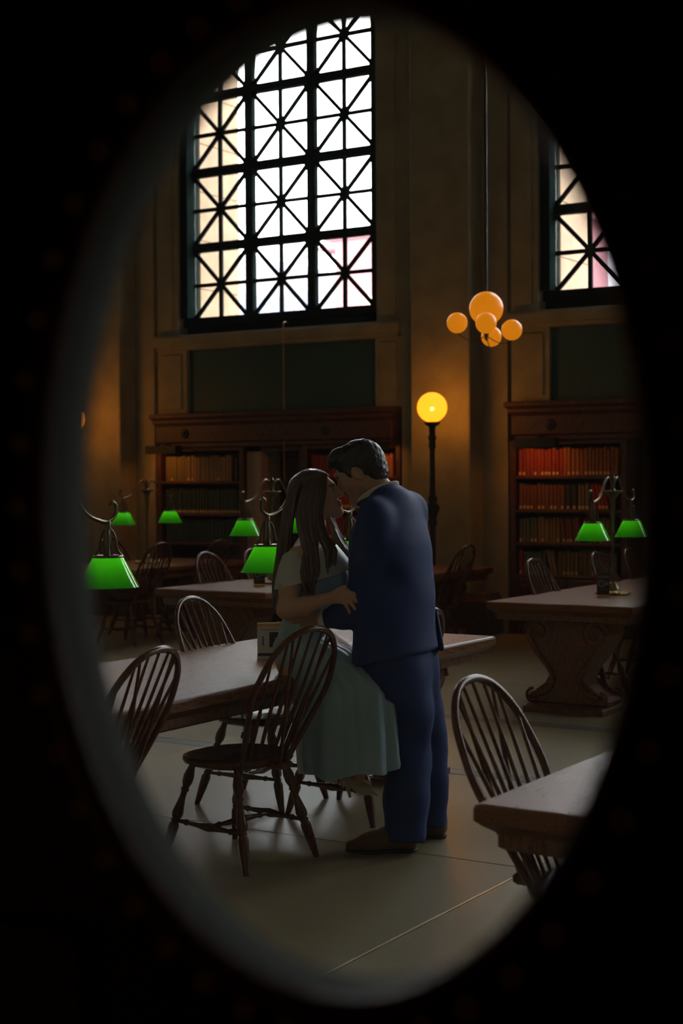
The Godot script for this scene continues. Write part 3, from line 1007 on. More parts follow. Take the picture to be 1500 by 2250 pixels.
func make_chair() -> Node3D:
	# faces -z, origin on the floor under the seat
	var t := thing("windsor_chair", "", "chair", Vector3.ZERO, 0.0, "hoop-back wooden chairs at the reading tables")
	# saddled seat
	var n := 28
	var outline := []
	for k in n:
		var a := TAU * k / n
		var x := cos(a)
		var z := -sin(a)
		var wide := 0.23 - 0.02 * clampf(z, 0.0, 1.0)
		var sx := signf(x) * pow(absf(x), 0.75) * wide
		var sz := signf(z) * pow(absf(z), 0.85) * (0.2 if z < 0 else 0.215)
		outline.append(Vector2(sx, sz))
	var seat := MB.new()
	var rings := []
	for s in [[0.86, 0.396, 0.0], [0.97, 0.407, 0.0], [1.0, 0.42, 0.0], [0.985, 0.434, 0.0], [0.9, 0.44, 0.15], [0.7, 0.438, 0.7], [0.4, 0.436, 1.0], [0.12, 0.437, 0.8]]:
		var r := []
		for p in outline:
			var q: Vector2 = p * s[0]
			var dip: float = s[2] * (0.016 * (1.0 - exp(-pow(q.x / 0.06, 2.0)) * (0.8 if q.y < 0.0 else 0.0)))
			r.append(Vector3(q.x, s[1] - dip, q.y))
		rings.append(r)
	seat.loft(rings)
	var seat_part := part(t, "seat", seat.mesh(true), M.chair_wood)
	part(seat_part, "tail", soft_box(Vector3(-0.04, 0.4, 0.19), Vector3(0.04, 0.432, 0.285), 0.008), M.chair_wood)
	# hoop, leaning back
	var lean := deg_to_rad(26.0)
	var base := Vector3(0, 0.425, 0.165)
	var ux := Vector3.RIGHT
	var uy := Vector3(0, cos(lean), sin(lean))
	var hoop2 := [Vector2(-0.132, -0.02), Vector2(-0.172, 0.14), Vector2(-0.21, 0.3), Vector2(-0.207, 0.4), Vector2(-0.175, 0.51), Vector2(-0.1, 0.592), Vector2(0, 0.617)]
	var hoop := []
	for p in hoop2:
		hoop.append(base + ux * p.x + uy * p.y)
	for k in range(hoop2.size() - 2, -1, -1):
		hoop.append(base - ux * hoop2[k].x + uy * hoop2[k].y)
	part(t, "hoop", tube_mesh(smooth_path(hoop, 6), 0.0135, 8, 0.9), M.chair_wood)
	for k in 7:
		var u := (k - 3) / 3.0
		var x0 := u * 0.1
		var x1 := u * 0.182
		var hgt: float = [0.615, 0.608, 0.572, 0.502][absi(k - 3)]
		var curve := 0.03 * (1.0 - u * u)
		var a := base + ux * x0 + Vector3(0, 0, curve)
		var b := base + ux * x1 + uy * hgt
		part(t, "spindle", turned(a, b, [[0, 0.006], [0.3, 0.0095], [0.6, 0.0075], [1, 0.0055]], 6), M.chair_wood)
	for s in [-1, 1]:
		part(t, "brace", turned(Vector3(s * 0.02, 0.42, 0.265), base + ux * s * 0.1 + uy * 0.583, [[0, 0.006], [0.35, 0.009], [1, 0.0055]], 6), M.chair_wood)
	var prof := [[0.0, 0.013], [0.06, 0.014], [0.16, 0.023], [0.22, 0.022], [0.27, 0.014], [0.3, 0.019], [0.32, 0.013], [0.38, 0.013], [0.48, 0.02], [0.54, 0.0245], [0.58, 0.022], [0.6, 0.015], [0.62, 0.02], [0.64, 0.016], [0.66, 0.021], [0.68, 0.0225], [0.8, 0.02], [1.0, 0.012]]
	var feet := []
	for s in [[-1, -1], [1, -1], [-1, 1], [1, 1]]:
		var top := Vector3(s[0] * 0.135, 0.405, -0.125 if s[1] < 0 else 0.13)
		var bot := Vector3(s[0] * 0.205, 0.0, -0.235 if s[1] < 0 else 0.255)
		feet.append([top, bot])
		part(t, "leg", turned(top, bot, prof, 10), M.chair_wood)
	var bulge := [[0.0, 0.008], [0.14, 0.009], [0.17, 0.014], [0.2, 0.009], [0.36, 0.013], [0.5, 0.02], [0.64, 0.013], [0.8, 0.009], [0.83, 0.014], [0.86, 0.009], [1.0, 0.008]]
	var mids := []
	for s in [0, 1]:
		var a: Vector3 = feet[s][0].lerp(feet[s][1], 0.62)
		var b: Vector3 = feet[s + 2][0].lerp(feet[s + 2][1], 0.62)
		mids.append((a + b) / 2)
		part(t, "stretcher", turned(a, b, bulge, 8), M.chair_wood)
	part(t, "stretcher", turned(mids[0], mids[1], bulge, 8), M.chair_wood)
	return t


func build_chairs():
	var spots := [
		# x, z, direction it faces (degrees: 0 = towards the windows, 90 = along -x), label
		[-3.735, -5.15, 80.0, "dark hoop-back chair pushed under the table right beside the woman's skirt"],
		[-3.805, -4.16, 94.0, "dark hoop-back chair on the woman's side of her table, next to a green lamp shade"],
		[-4.27, -6.1, -88.0, "hoop-back chair across the table from the woman, behind the standing card"],
		[-3.755, -6.10, 86.0, "hoop-back chair mostly hidden behind the man, under the woman's shoe"],
		[-1.625, -4.0, -92.0, "hoop-back chair with its seat under the table corner beyond the man"],
		[-9.555, -11.4, 88.0, "dim hoop-back chair at the table before the dark green volumes, legs in full view"],
		[-7.135, -10.0, -90.0, "hoop-back chair at the end of the table behind the couple, below a green lamp shade"],
		[-7.135, -10.66, -90.0, "hoop-back chair behind the green lamp shade next to the woman's hair"],
		[-9.505, -12.25, 90.0, "dim hoop-back chair close to the shelf of dark green volumes"],
		[-10.065, -12.2, -90.0, "dim hoop-back chair on the far side of the table before the dark green volumes"],
		[-6.705, -11.4, 90.0, "dim hoop-back chair half hidden by the man's blue jacket"],
		[-6.705, -12.2, 90.0, "dim hoop-back chair right beside the globe lamp post"],
		[-4.295, -10.2, -90.0, "warm brown hoop-back chair at the scrolled table, left of the green lamp"],
		[-4.295, -11.4, -90.0, "warm brown hoop-back chair behind the small dark sign on the scrolled table"],
		[-4.295, -12.1, -90.0, "warm brown hoop-back chair closest to the red bookshelves, behind the lamp post"]]
	var proto := make_chair()
	for k in spots.size():
		var s: Array = spots[k]
		var o := proto if k == 0 else copy_of(proto, Vector3.ZERO, 0.0, s[3])
		o.position = Vector3(s[0], 0, s[1])
		o.rotation.y = deg_to_rad(s[2])
		o.set_meta("label", s[3])


# ---------------------------------------------------------------- lamps

func omni(parent: Node3D, where: Vector3, col: Color, energy: float, size: float):
	var l := OmniLight3D.new()
	l.name = "bulb_light"
	l.light_color = col
	l.light_energy = energy
	l.light_size = size
	l.omni_range = 40
	l.omni_attenuation = 2
	l.shadow_enabled = true
	parent.add_child(l, true)
	l.position = where


func make_desk_lamp() -> Node3D:
	# stands on a table; two arms along z
	var t := thing("desk_lamp", "", "lamp", Vector3.ZERO, 0.0, "two-armed green desk lamps on the reading tables")
	part(t, "base", lathe_mesh([[0, 0], [0.115, 0], [0.12, 0.012], [0.1, 0.022], [0.06, 0.03], [0.045, 0.05], [0.03, 0.075], [0.016, 0.09], [0, 0.09]], 20), M.bronze)
	for k in 4:
		var a := TAU * (k + 0.5) / 4
		part(t, "foot", lathe_mesh([[0, 0], [0.022, 0.002], [0.024, 0.014], [0.012, 0.026], [0, 0.03]], 10), M.brass, at(cos(a) * 0.115, 0, sin(a) * 0.115))
	part(t, "pole", lathe_mesh([[0, 0.08], [0.014, 0.085], [0.011, 0.12], [0.011, 0.42], [0.018, 0.43], [0.018, 0.44], [0.012, 0.46], [0.014, 0.52], [0.02, 0.6], [0.022, 0.68], [0.03, 0.7], [0.0, 0.71]], 12), M.bronze)
	part(t, "dish", lathe_mesh([[0, 0.68], [0.025, 0.69], [0.045, 0.725], [0.072, 0.735], [0.074, 0.744], [0.02, 0.744], [0.014, 0.76], [0.012, 0.8], [0, 0.8]], 20), M.bronze)
	part(t, "finial", lathe_mesh([[0, 0.79], [0.012, 0.795], [0.008, 0.81], [0.018, 0.825], [0.02, 0.835], [0.008, 0.85], [0.006, 0.858], [0, 0.862]], 12), M.bronze)
	var shade := MB.new()
	var prof := []
	for p in [[0.0585, 0.524], [0.062, 0.522], [0.066, 0.514], [0.08, 0.4877], [0.1, 0.45], [0.126, 0.401]]:
		prof.append(p)
	var rings := []
	for p in prof:
		var r := []
		for k in 32:
			var a := TAU * k / 32
			r.append(Vector3(cos(a) * p[0], p[1], -sin(a) * p[0]))
		rings.append(r)
	shade.loft(rings, true, false, false)
	var shade_mesh := shade.mesh(true, true)
	var rim_path := []
	for k in 33:
		rim_path.append(Vector3(cos(TAU * k / 32) * 0.1265, 0.4, sin(TAU * k / 32) * 0.1265))
	var rim_mesh := tube_mesh(rim_path, 0.0022, 6)
	var holder := MB.new()
	holder.lathe([[0, 0.53], [0.06, 0.53], [0.064, 0.525], [0.064, 0.52], [0.058, 0.517], [0.0, 0.517]], 20)
	for k in 4:
		var a := TAU * (k + 0.5) / 4
		var d := Vector3(cos(a), 0, sin(a))
		holder.tube(smooth_path([d * 0.056 + Vector3(0, 0.527, 0), d * 0.04 + Vector3(0, 0.55, 0), d * 0.03 + Vector3(0, 0.6, 0), d * 0.016 + Vector3(0, 0.63, 0), d * 0.004 + Vector3(0, 0.635, 0)], 4), 0.0055, 5)
	holder.lathe([[0, 0.525], [0.022, 0.53], [0.019, 0.6], [0.013, 0.625], [0.016, 0.635], [0.012, 0.65], [0.012, 0.668], [0.0, 0.675]], 12)
	var holder_mesh := holder.mesh(true, false)
	for s in [-1.0, 1.0]:
		var z: float = s * 0.37
		var arm := MB.new()
		arm.tube(smooth_path([Vector3(0, 0.74, s * 0.012), Vector3(0, 0.8, s * 0.03), Vector3(0, 0.835, s * 0.075), Vector3(0, 0.82, s * 0.125), Vector3(0, 0.755, s * 0.185), Vector3(0, 0.695, s * 0.25), Vector3(0, 0.668, s * 0.33), Vector3(0, 0.668, s * 0.37), Vector3(0, 0.69, s * 0.415), Vector3(0, 0.73, s * 0.42), Vector3(0, 0.745, s * 0.4), Vector3(0, 0.73, s * 0.385)], 4), 0.0085, 6)
		part(t, "arm", arm.mesh(true), M.bronze)
		var h := part(t, "shade_holder", holder_mesh, M.bronze, at(0, 0, z))
		part(h, "bulb", lathe_mesh([[0, 0.462], [0.012, 0.465], [0.018, 0.48], [0.017, 0.495], [0.011, 0.516], [0, 0.516]], 12), M.bulb_glow)
		var sp := part(t, "shade", shade_mesh, M.green_glass, at(0, 0, z), "glowing green glass shade")
		part(sp, "rim", rim_mesh, M.green_glass)
		omni(t, Vector3(0, 0.49, z), Color(1.0, 0.8, 0.45), 0.0055, 0.014)
	return t


func build_lamps():
	var spots := [
		[-4.105, -4.40, "bronze desk lamp with green shades beside the chair across from no one, at the open end of the woman's table"],
		[-4.105, -6.28, "bronze desk lamp with green shades directly behind the woman's head"],
		[-4.135, -10.28, "bronze desk lamp with green shades beside the small dark sign before the red bookshelves"],
		[-6.975, -10.11, "bronze desk lamp with green shade just left of the woman's hair, before the niche"],
		[-9.835, -12.03, "small far desk lamp with two green shades before the dark green volumes"]]
	spots[0][2] = "bronze desk lamp with a large green shade above the chair apart from the couple"
	var proto := make_desk_lamp()
	for k in spots.size():
		var s: Array = spots[k]
		var o := proto if k == 0 else copy_of(proto, Vector3.ZERO, 0.0, s[2])
		o.position = Vector3(s[0], TABLE_H, s[1])
		o.set_meta("label", s[2])
	# globe lamps before the pilasters
	var g := thing("globe_lamp", "lit amber globe on a tall dark post before the stone pilaster", "lamp", Vector3(-7.246, 0, -13.3), 0.0, "globe lamps on dark posts")
	part(g, "post", lathe_mesh([[0, 0], [0.17, 0], [0.17, 0.06], [0.13, 0.09], [0.12, 0.22], [0.07, 0.27], [0.045, 0.35], [0.035, 0.5], [0.03, 1.1], [0.05, 1.14], [0.035, 1.18], [0.06, 1.25], [0.075, 1.3], [0.04, 1.34], [0.05, 1.38], [0.03, 1.42], [0.026, 1.86], [0.04, 1.9], [0.03, 1.95], [0.045, 1.98], [0.03, 2.02], [0.034, 2.09], [0.075, 2.12], [0.08, 2.14], [0, 2.14]], 16), M.dark_iron)
	part(g, "globe", sphere_mesh(0.15, Vector3(0, 2.285, 0)), M.globe_glow, Transform3D(), "glowing amber glass globe")
	part(g, "bulb", sphere_mesh(0.02, Vector3(0, 2.27, 0)), M.globe_bulb_glow)
	omni(g, Vector3(0, 2.27, 0), Color(1.0, 0.6, 0.16), 0.16, 0.14)
	var g2: Node3D = g.duplicate()
	g2.name = numbered("globe_lamp")
	add_child(g2)
	g2.position.x -= BAY
	g2.position.z = -13.1
	g2.set_meta("label", "globe lamp on a dark post before the pilaster left of the dark green volumes")
	# hanging cluster of five globes
	var p := thing("pendant_lamp", "hanging cluster of one large and four small amber globes", "lamp", Vector3(-5.496, 2.937, -11.0))
	part(p, "stem", lathe_mesh([[0, 0.13], [0.012, 0.135], [0.012, HALL_TOP - 2.98], [0.08, HALL_TOP - 2.96], [0.08, HALL_TOP - 2.938], [0, HALL_TOP - 2.937]], 8), M.dark_iron)
	part(p, "hub", lathe_mesh([[0, -0.26], [0.012, -0.25], [0.02, -0.2], [0.02, -0.16], [0.05, -0.13], [0, -0.125]], 12), M.dark_iron)
	part(p, "globe", sphere_mesh(0.136, Vector3.ZERO), M.amber_globe_glow, Transform3D(), "large amber glass globe")
	var q := Basis(Vector3.UP, deg_to_rad(YAW))
	for s in [[-0.235, -0.115, 0.02], [-0.025, -0.14, 0.24], [0.06, -0.205, -0.2], [0.195, -0.18, 0.08]]:
		var c: Vector3 = q * Vector3(s[0], s[1], s[2])
		var arm := tube_mesh(smooth_path([Vector3(0, -0.22, 0), Vector3(c.x * 0.5, -0.225 + c.y * 0.3, c.z * 0.5), Vector3(c.x * 0.9, c.y - 0.1, c.z * 0.9), Vector3(c.x, c.y - 0.078, c.z)], 4), 0.004, 6)
		part(p, "arm", arm, M.dark_iron)
		part(p, "globe", sphere_mesh(0.083, c), M.amber_globe_glow, Transform3D(), "small amber glass globe")
		omni(p, c, Color(1.0, 0.6, 0.2), 0.015, 0.08)
	omni(p, Vector3.ZERO, Color(1.0, 0.6, 0.2), 0.04, 0.13)


func sphere_mesh(r: float, c: Vector3) -> ArrayMesh:
	var prof := []
	for k in 17:
		var a := -PI / 2 + PI * k / 16
		prof.append([maxf(0.0, cos(a)) * r, sin(a) * r])
	var b := MB.new()
	b.lathe(prof, 28, c)
	return b.mesh(true)


# ---------------------------------------------------------------- cards, signs, cord

func text_part(parent: Node3D, words: String, size: float, m: Material, x: Transform3D, font_name := "Droid Sans"):
	var f := SystemFont.new()
	f.font_names = PackedStringArray([font_name])
	var tm := TextMesh.new()
	tm.text = words
	tm.font = f
	tm.font_size = 32
	tm.pixel_size = size / 32.0
	tm.depth = 0.0006
	part(parent, "lettering", tm, m, x)


func build_small_things():
	# folded card on the woman's table
	var turn := deg_to_rad(YAW + 4.0)
	var c := thing("table_card", "white folded card with a dark picture and orange top on the woman's table", "card", Vector3(-4.05, TABLE_H, -5.86), turn)
	var tent := MB.new()
	tent.prism([Vector2(-0.035, 0.0), Vector2(0.035, 0.0), Vector2(0.033, 0.012), Vector2(0.008, 0.165), Vector2(-0.008, 0.165), Vector2(-0.033, 0.012)], -0.068, 0.068, 0.001)
	part(c, "board", tent.mesh(), M.card, Transform3D(Basis(Vector3.UP, PI / 2), Vector3.ZERO))
	# front face: leans back; printed flat pieces lie on it
	var lean := atan2(0.025, 0.153)
	var face := Transform3D(Basis(Vector3.RIGHT, -lean), Vector3(0, 0.088, 0.0213))
	part(c, "orange_band", box_mesh(Vector3(-0.067, 0.062, 0), Vector3(0.067, 0.077, 0.0006)), M.print_orange, face)
	part(c, "blue_band", box_mesh(Vector3(-0.067, -0.075, 0), Vector3(0.067, -0.062, 0.0006)), M.sign_navy, face)
	part(c, "picture", box_mesh(Vector3(-0.012, -0.035, 0), Vector3(0.034, 0.035, 0.0007)), M.print_dark, face, "small dark picture")
	part(c, "picture_detail", box_mesh(Vector3(0.012, -0.022, 0.0007), Vector3(0.026, 0.012, 0.001)), M.print_grey, face)
	part(c, "picture_detail", box_mesh(Vector3(0.034, 0.005, 0), Vector3(0.056, 0.02, 0.0007)), M.print_grey, face)
	for k in 5:
		part(c, "print_line", box_mesh(Vector3(-0.046, -0.026 + k * 0.009, 0), Vector3(-0.037, -0.020 + k * 0.009, 0.0006)), M.print_dark, face)
	text_part(c, "Enhance your visit.", 0.013, M.print_dark, face * Transform3D(Basis(), Vector3(0.004, 0.047, 0.0008)))
	# small dark signs
	for s in [[-4.12, -10.06, "small dark sign with a prohibition ring on the scrolled table by the lamp foot"], [-6.93, -9.86, "small dark sign at the lamp foot under the green shade beside the woman's hair"]]:
		var o := thing("table_sign", s[2], "sign", Vector3(s[0], TABLE_H, s[1]), deg_to_rad(YAW))
		part(o, "foot", soft_box(Vector3(-0.046, 0, -0.025), Vector3(0.046, 0.012, 0.025), 0.003), M.brass)
		part(o, "board", soft_box(Vector3(-0.044, 0.012, -0.006), Vector3(0.044, 0.172, 0.006), 0.002), M.sign_navy)
		text_part(o, "NO FOOD", 0.016, M.print_white, at(0, 0.138, 0.0065))
		var ring := []
		for k in 21:
			ring.append(Vector3(cos(TAU * k / 20) * 0.021 - 0.012, sin(TAU * k / 20) * 0.021 + 0.092, 0.0065))
		part(o, "ring", tube_mesh(ring, 0.0025, 5), M.print_white)
		part(o, "bar", tube_mesh([Vector3(-0.026, 0.106, 0.0065), Vector3(0.002, 0.078, 0.0065)], 0.002, 5), M.print_red)
		part(o, "mark", soft_box(Vector3(0.018, 0.08, 0.005), Vector3(0.034, 0.104, 0.0068), 0.0008), M.print_grey)
		part(o, "print_line", box_mesh(Vector3(-0.028, 0.05, 0.0055), Vector3(0.028, 0.054, 0.0066)), M.print_grey)
	# cord hanging from the middle window
	var cord := thing("window_cord", "thin orange-tinted cord hanging straight down from the middle window", "cord", Vector3(-9.445, 0, -13.93))
	part(cord, "line", tube_mesh([Vector3(0, 3.3, 0.0), Vector3(0, 2.4, 0.0), Vector3(0, 1.55, 0.0)], 0.0035, 5), M.print_orange)
	part(cord, "hook", tube_mesh([Vector3(0, 3.3, 0.0), Vector3(0, 3.32, -0.03), Vector3(0, 3.31, -0.27)], 0.005, 5), M.brass)
	# small tag hanging from the edge of the woman's table
	var tag := thing("hanging_tag", "small dark trinket on a string hanging under the woman's table edge", "tag", Vector3(-3.64, 0.615, -5.05))
	part(tag, "string", tube_mesh([Vector3(0, 0.0, 0), Vector3(0.004, -0.04, 0), Vector3(0.006, -0.075, 0)], 0.0015, 5), M.dark_iron)
	part(tag, "charm", lathe_mesh([[0, -0.1], [0.01, -0.098], [0.013, -0.088], [0.008, -0.08], [0.01, -0.074], [0.004, -0.07], [0, -0.07]], 10), M.dark_iron, at(0.006, 0, 0))


# ---------------------------------------------------------------- rounded bodies: a field of tapered capsules and ellipsoids meshed as surface nets

class Field:
	var typ := PackedInt32Array()
	var op := PackedInt32Array()
	var pa := PackedVector3Array()
	var ba := PackedVector3Array()
	var ibb := PackedFloat32Array()
	var ra := PackedFloat32Array()
	var rb := PackedFloat32Array()
	var kk := PackedFloat32Array()
	var sc := PackedFloat32Array()
	var inv: Array[Transform3D] = []
	var lo := Vector3.ONE * 1e9
	var hi := Vector3.ONE * -1e9
	var fold := 0.0              # depth of cloth folds
	var fold_dir := Vector3.UP
	var fold_freq := 40.0
	var rough: FastNoiseLite
	var rough_amp := 0.0

	func _put(t: int, o: int, a: Vector3, b: Vector3, r0: float, r1: float, k: float, x: Transform3D, s: float):
		typ.append(t)
		op.append(o)
		pa.append(a)
		ba.append(b - a)
		ibb.append(1.0 / maxf(1e-9, (b - a).length_squared()))
		ra.append(r0)
		rb.append(r1)
		kk.append(k)
		sc.append(s)
		inv.append(x)

	func _grow(p: Vector3, r: float):
		lo = lo.min(p - Vector3.ONE * r)
		hi = hi.max(p + Vector3.ONE * r)

	# tapered capsule; o: 0 joins, 1 cuts away
	func cap(a: Vector3, b: Vector3, r0: float, r1: float, k := 0.02, o := 0):
		_put(0, o, a, b, r0, r1, k, Transform3D(), 1.0)
		if o == 0:
			_grow(a, r0)
			_grow(b, r1)

	func chain(pts: Array, radii: Array, k := 0.01):
		for n in pts.size() - 1:
			cap(pts[n], pts[n + 1], radii[n], radii[n + 1], k)

	# tapered capsule of oval section: axis dir is flattened by f
	func oval(a: Vector3, b: Vector3, r0: float, r1: float, dir: Vector3, f: float, k := 0.03, o := 0):
		var d := dir.normalized()
		# the space is stretched along d by 1 / f
		var s := 1.0 / f - 1.0
		var x := Transform3D(Basis(Vector3.RIGHT + d * d.x * s, Vector3.UP + d * d.y * s, Vector3.BACK + d * d.z * s), Vector3.ZERO)
		_put(2, o, x * a, x * b, r0, r1, k, x, minf(1.0, f))
		if o == 0:
			_grow(a, r0)
			_grow(b, r1)

	func ell(c: Vector3, r: Vector3, k := 0.02, o := 0, turn := Basis()):
		_put(1, o, r, Vector3.ZERO, 0, 0, k, Transform3D(turn, c).affine_inverse(), 1.0)
		if o == 0:
			_grow(c, maxf(r.x, maxf(r.y, r.z)))

	# keeps only what lies below the plane n.p = h
	func keep_below(n: Vector3, h: float, k := 0.004):
		_put(3, 2, n.normalized(), Vector3.ZERO, h, 0, k, Transform3D(), 1.0)

	func one(n: int, p: Vector3) -> float:
		var t := typ[n]
		if t == 0:
			var q := p - pa[n]
			var h := clampf(q.dot(ba[n]) * ibb[n], 0.0, 1.0)
			return (q - ba[n] * h).length() - (ra[n] + (rb[n] - ra[n]) * h)
		if t == 2:
			var q := inv[n] * p - pa[n]
			var h := clampf(q.dot(ba[n]) * ibb[n], 0.0, 1.0)
			return ((q - ba[n] * h).length() - (ra[n] + (rb[n] - ra[n]) * h)) * sc[n]
		if t == 1:
			var q: Vector3 = inv[n] * p
			var r := pa[n]
			var a := (q / r).length()
			var b := (q / (r * r)).length()
			return a * (a - 1.0) / maxf(b, 1e-6)
		return p.dot(pa[n]) - ra[n]

	func ev(p: Vector3, act: PackedInt32Array) -> float:
		var d := 10.0
		for n in act:
			var e := one(n, p)
			var k := kk[n]
			var o := op[n]
			if o == 0:
				var h := maxf(k - absf(d - e), 0.0) / k
				d = minf(d, e) - h * h * k * 0.25
			else:
				if o == 1:
					e = -e
				var h := maxf(k - absf(d - e), 0.0) / k
				d = maxf(d, e) + h * h * k * 0.25
		if fold > 0.0:
			var u := p.dot(fold_dir) * fold_freq
			d += fold * (sin(u + sin(p.y * 9.0 + p.x * 7.0) * 1.6) * 0.6 + sin(u * 0.43 + p.z * 17.0 + p.y * 5.0) * 0.5)
		if rough_amp > 0.0:
			d += rough_amp * rough.get_noise_3dv(p)
		return d

	func mesh_into(mb: MB, cell: float):
		var pad := cell * 3.0
		var o := lo - Vector3.ONE * pad
		var size := hi - lo + Vector3.ONE * pad * 2.0
		var B := 6
		var bx := int(ceil(size.x / cell / B))
		var by := int(ceil(size.y / cell / B))
		var bz := int(ceil(size.z / cell / B))
		var nx := bx * B + 1
		var ny := by * B + 1
		var nz := bz * B + 1
		var val := PackedFloat32Array()
		val.resize(nx * ny * nz)
		val.fill(9.0)
		var all := PackedInt32Array(range(typ.size()))
		var half := cell * B * 0.5
		var rad := half * 1.7321
		var blocks := []
		for z in bz:
			for y in by:
				for x in bx:
					var c := o + Vector3(x * B * cell + half, y * B * cell + half, z * B * cell + half)
					var d := ev(c, all)
					if absf(d) > rad * 1.35 + fold + rough_amp + cell:
						continue
					var act := PackedInt32Array()
					for n in all:
						var e := one(n, c)
						if op[n] == 0:
							if e < d + rad * 2.4 + kk[n]:
								act.append(n)
						elif op[n] == 1:
							if e < rad * 1.2 + kk[n]:
								act.append(n)
						else:
							act.append(n)
					blocks.append(Vector3i(x, y, z))
					for k in B + 1:
						for j in B + 1:
							var at0 := ((z * B + k) * ny + y * B + j) * nx + x * B
							var p := o + Vector3(x * B * cell, (y * B + j) * cell, (z * B + k) * cell)
							for i in B + 1:
								if val[at0 + i] > 8.0:
									val[at0 + i] = ev(p, act)
								p.x += cell
		var where := {}
		var offs := [0, 1, nx, nx + 1, nx * ny, nx * ny + 1, nx * ny + nx, nx * ny + nx + 1]
		for b in blocks:
			for k in B:
				for j in B:
					for i in B:
						var x: int = b.x * B + i
						var y: int = b.y * B + j
						var z: int = b.z * B + k
						var id := (z * ny + y) * nx + x
						var m := 0
						for q in 8:
							if val[id + offs[q]] < 0.0:
								m |= 1 << q
						if m == 0 or m == 255:
							continue
						var s := Vector3.ZERO
						var cnt := 0
						for e in [[0, 1], [2, 3], [4, 5], [6, 7], [0, 2], [1, 3], [4, 6], [5, 7], [0, 4], [1, 5], [2, 6], [3, 7]]:
							var e0: int = e[0]
							var e1: int = e[1]
							var v0 := val[id + offs[e0]]
							var v1 := val[id + offs[e1]]
							if (v0 < 0.0) == (v1 < 0.0):
								continue
							var t := v0 / (v0 - v1)
							var p0 := Vector3(e0 & 1, (e0 >> 1) & 1, e0 >> 2)
							var p1 := Vector3(e1 & 1, (e1 >> 1) & 1, e1 >> 2)
							s += p0.lerp(p1, t)
							cnt += 1
						where[id] = mb.v.size()
						mb.v.append(o + (Vector3(x, y, z) + s / cnt) * cell)
		for id in where:
			var s0: bool = val[id] < 0.0
			for ax in [[1, nx, nx * ny], [nx, nx * ny, 1], [nx * ny, 1, nx]]:
				var s1: bool = val[id + ax[0]] < 0.0
				if s0 == s1:
					continue
				var a: int = id - ax[1] - ax[2]
				var b: int = id - ax[2]
				var c: int = id - ax[1]
				if not (where.has(a) and where.has(b) and where.has(c)):
					continue
				if s0:
					mb.quad(where[a], where[b], where[id], where[c])
				else:
					mb.quad(where[a], where[c], where[id], where[b])

	func mesh(cell: float) -> ArrayMesh:
		var mb := MB.new()
		mesh_into(mb, cell)
		return mb.mesh(true)


# a head: face towards +x, up +y, about 0.236 high round its middle
func head_field(fem: bool) -> Field:
	var f := Field.new()
	f.ell(Vector3(-0.012, 0.03, 0), Vector3(0.098, 0.088, 0.076), 0.02)
	f.cap(Vector3(0.03, -0.01, 0), Vector3(0.052, -0.072, 0), 0.064, 0.036, 0.035)
	for s in [-1.0, 1.0]:
		f.cap(Vector3(0.0, -0.05, 0.044 * s), Vector3(0.062, -0.092, 0.014 * s), 0.022 if fem else 0.027, 0.018, 0.025)
		f.ell(Vector3(0.06, -0.022, 0.04 * s), Vector3(0.026, 0.026, 0.024), 0.025)
		f.ell(Vector3(-0.008, -0.004, 0.077 * s), Vector3(0.018, 0.032, 0.009), 0.008, 0, Basis(Vector3.BACK, -0.2))
		f.ell(Vector3(-0.004, -0.002, 0.087 * s), Vector3(0.009, 0.018, 0.006), 0.006, 1, Basis(Vector3.BACK, -0.2))
	f.ell(Vector3(0.074, -0.098, 0), Vector3(0.019, 0.018, 0.02), 0.022)
	f.cap(Vector3(0.076, 0.03, -0.03), Vector3(0.076, 0.03, 0.03), 0.014 if fem else 0.017, 0.014 if fem else 0.017, 0.02)
	for s in [-1.0, 1.0]:
		f.ell(Vector3(0.098, 0.007, 0.033 * s), Vector3(0.018, 0.011, 0.017), 0.014, 1)
		f.ell(Vector3(0.074, 0.007, 0.032 * s), Vector3(0.0125, 0.0125, 0.0125), 0.003)
	f.cap(Vector3(0.086, 0.022, 0), Vector3(0.114, -0.02, 0), 0.007, 0.0105, 0.012)
	for s in [-1.0, 1.0]:
		f.ell(Vector3(0.101, -0.026, 0.011 * s), Vector3(0.011, 0.008, 0.008), 0.008)
	f.cap(Vector3(0.09, -0.051, -0.015), Vector3(0.09, -0.051, 0.015), 0.0065, 0.0065, 0.008)
	f.cap(Vector3(0.094, -0.05, -0.006), Vector3(0.094, -0.05, 0.006), 0.006, 0.006, 0.006)
	f.cap(Vector3(0.09, -0.066, -0.013), Vector3(0.09, -0.066, 0.013), 0.0075, 0.0075, 0.008)
	f.cap(Vector3(0.105, -0.0585, -0.022), Vector3(0.105, -0.0585, 0.022), 0.0035, 0.0035, 0.003, 1)
	f.cap(Vector3(-0.03, -0.06, 0), Vector3(-0.052, -0.15, 0), 0.048 if fem else 0.058, 0.046 if fem else 0.06, 0.03)
	return f


# pigments of a face: lips, brows, eyes, shadowless
func paint_head(mb: MB, first: int, skin: Color, lips: Color, brow: Color):
	for n in range(first, mb.v.size()):
		var p := mb.v[n]
		var c := skin
		var z := absf(p.z)
		if p.x > 0.084 and p.y < -0.043 and p.y > -0.076 and z < 0.023:
			c = lips
		elif p.x > 0.055 and z > 0.012 and z < 0.052:
			if p.y > 0.022 and p.y < 0.033:
				c = skin.lerp(brow, 0.85)
			elif absf(p.y - 0.007) < 0.009 and z > 0.019 and z < 0.046 and p.x > 0.07:
				c = Color(0.5, 0.47, 0.44)
				if absf(z - 0.031) < 0.0065:
					c = Color(0.03, 0.02, 0.015)
				if p.y > 0.0125:
					c = Color(0.02, 0.012, 0.01)
		mb.c.append(c)


func fill_colour(mb: MB, col: Color):
	while mb.c.size() < mb.v.size():
		mb.c.append(col)


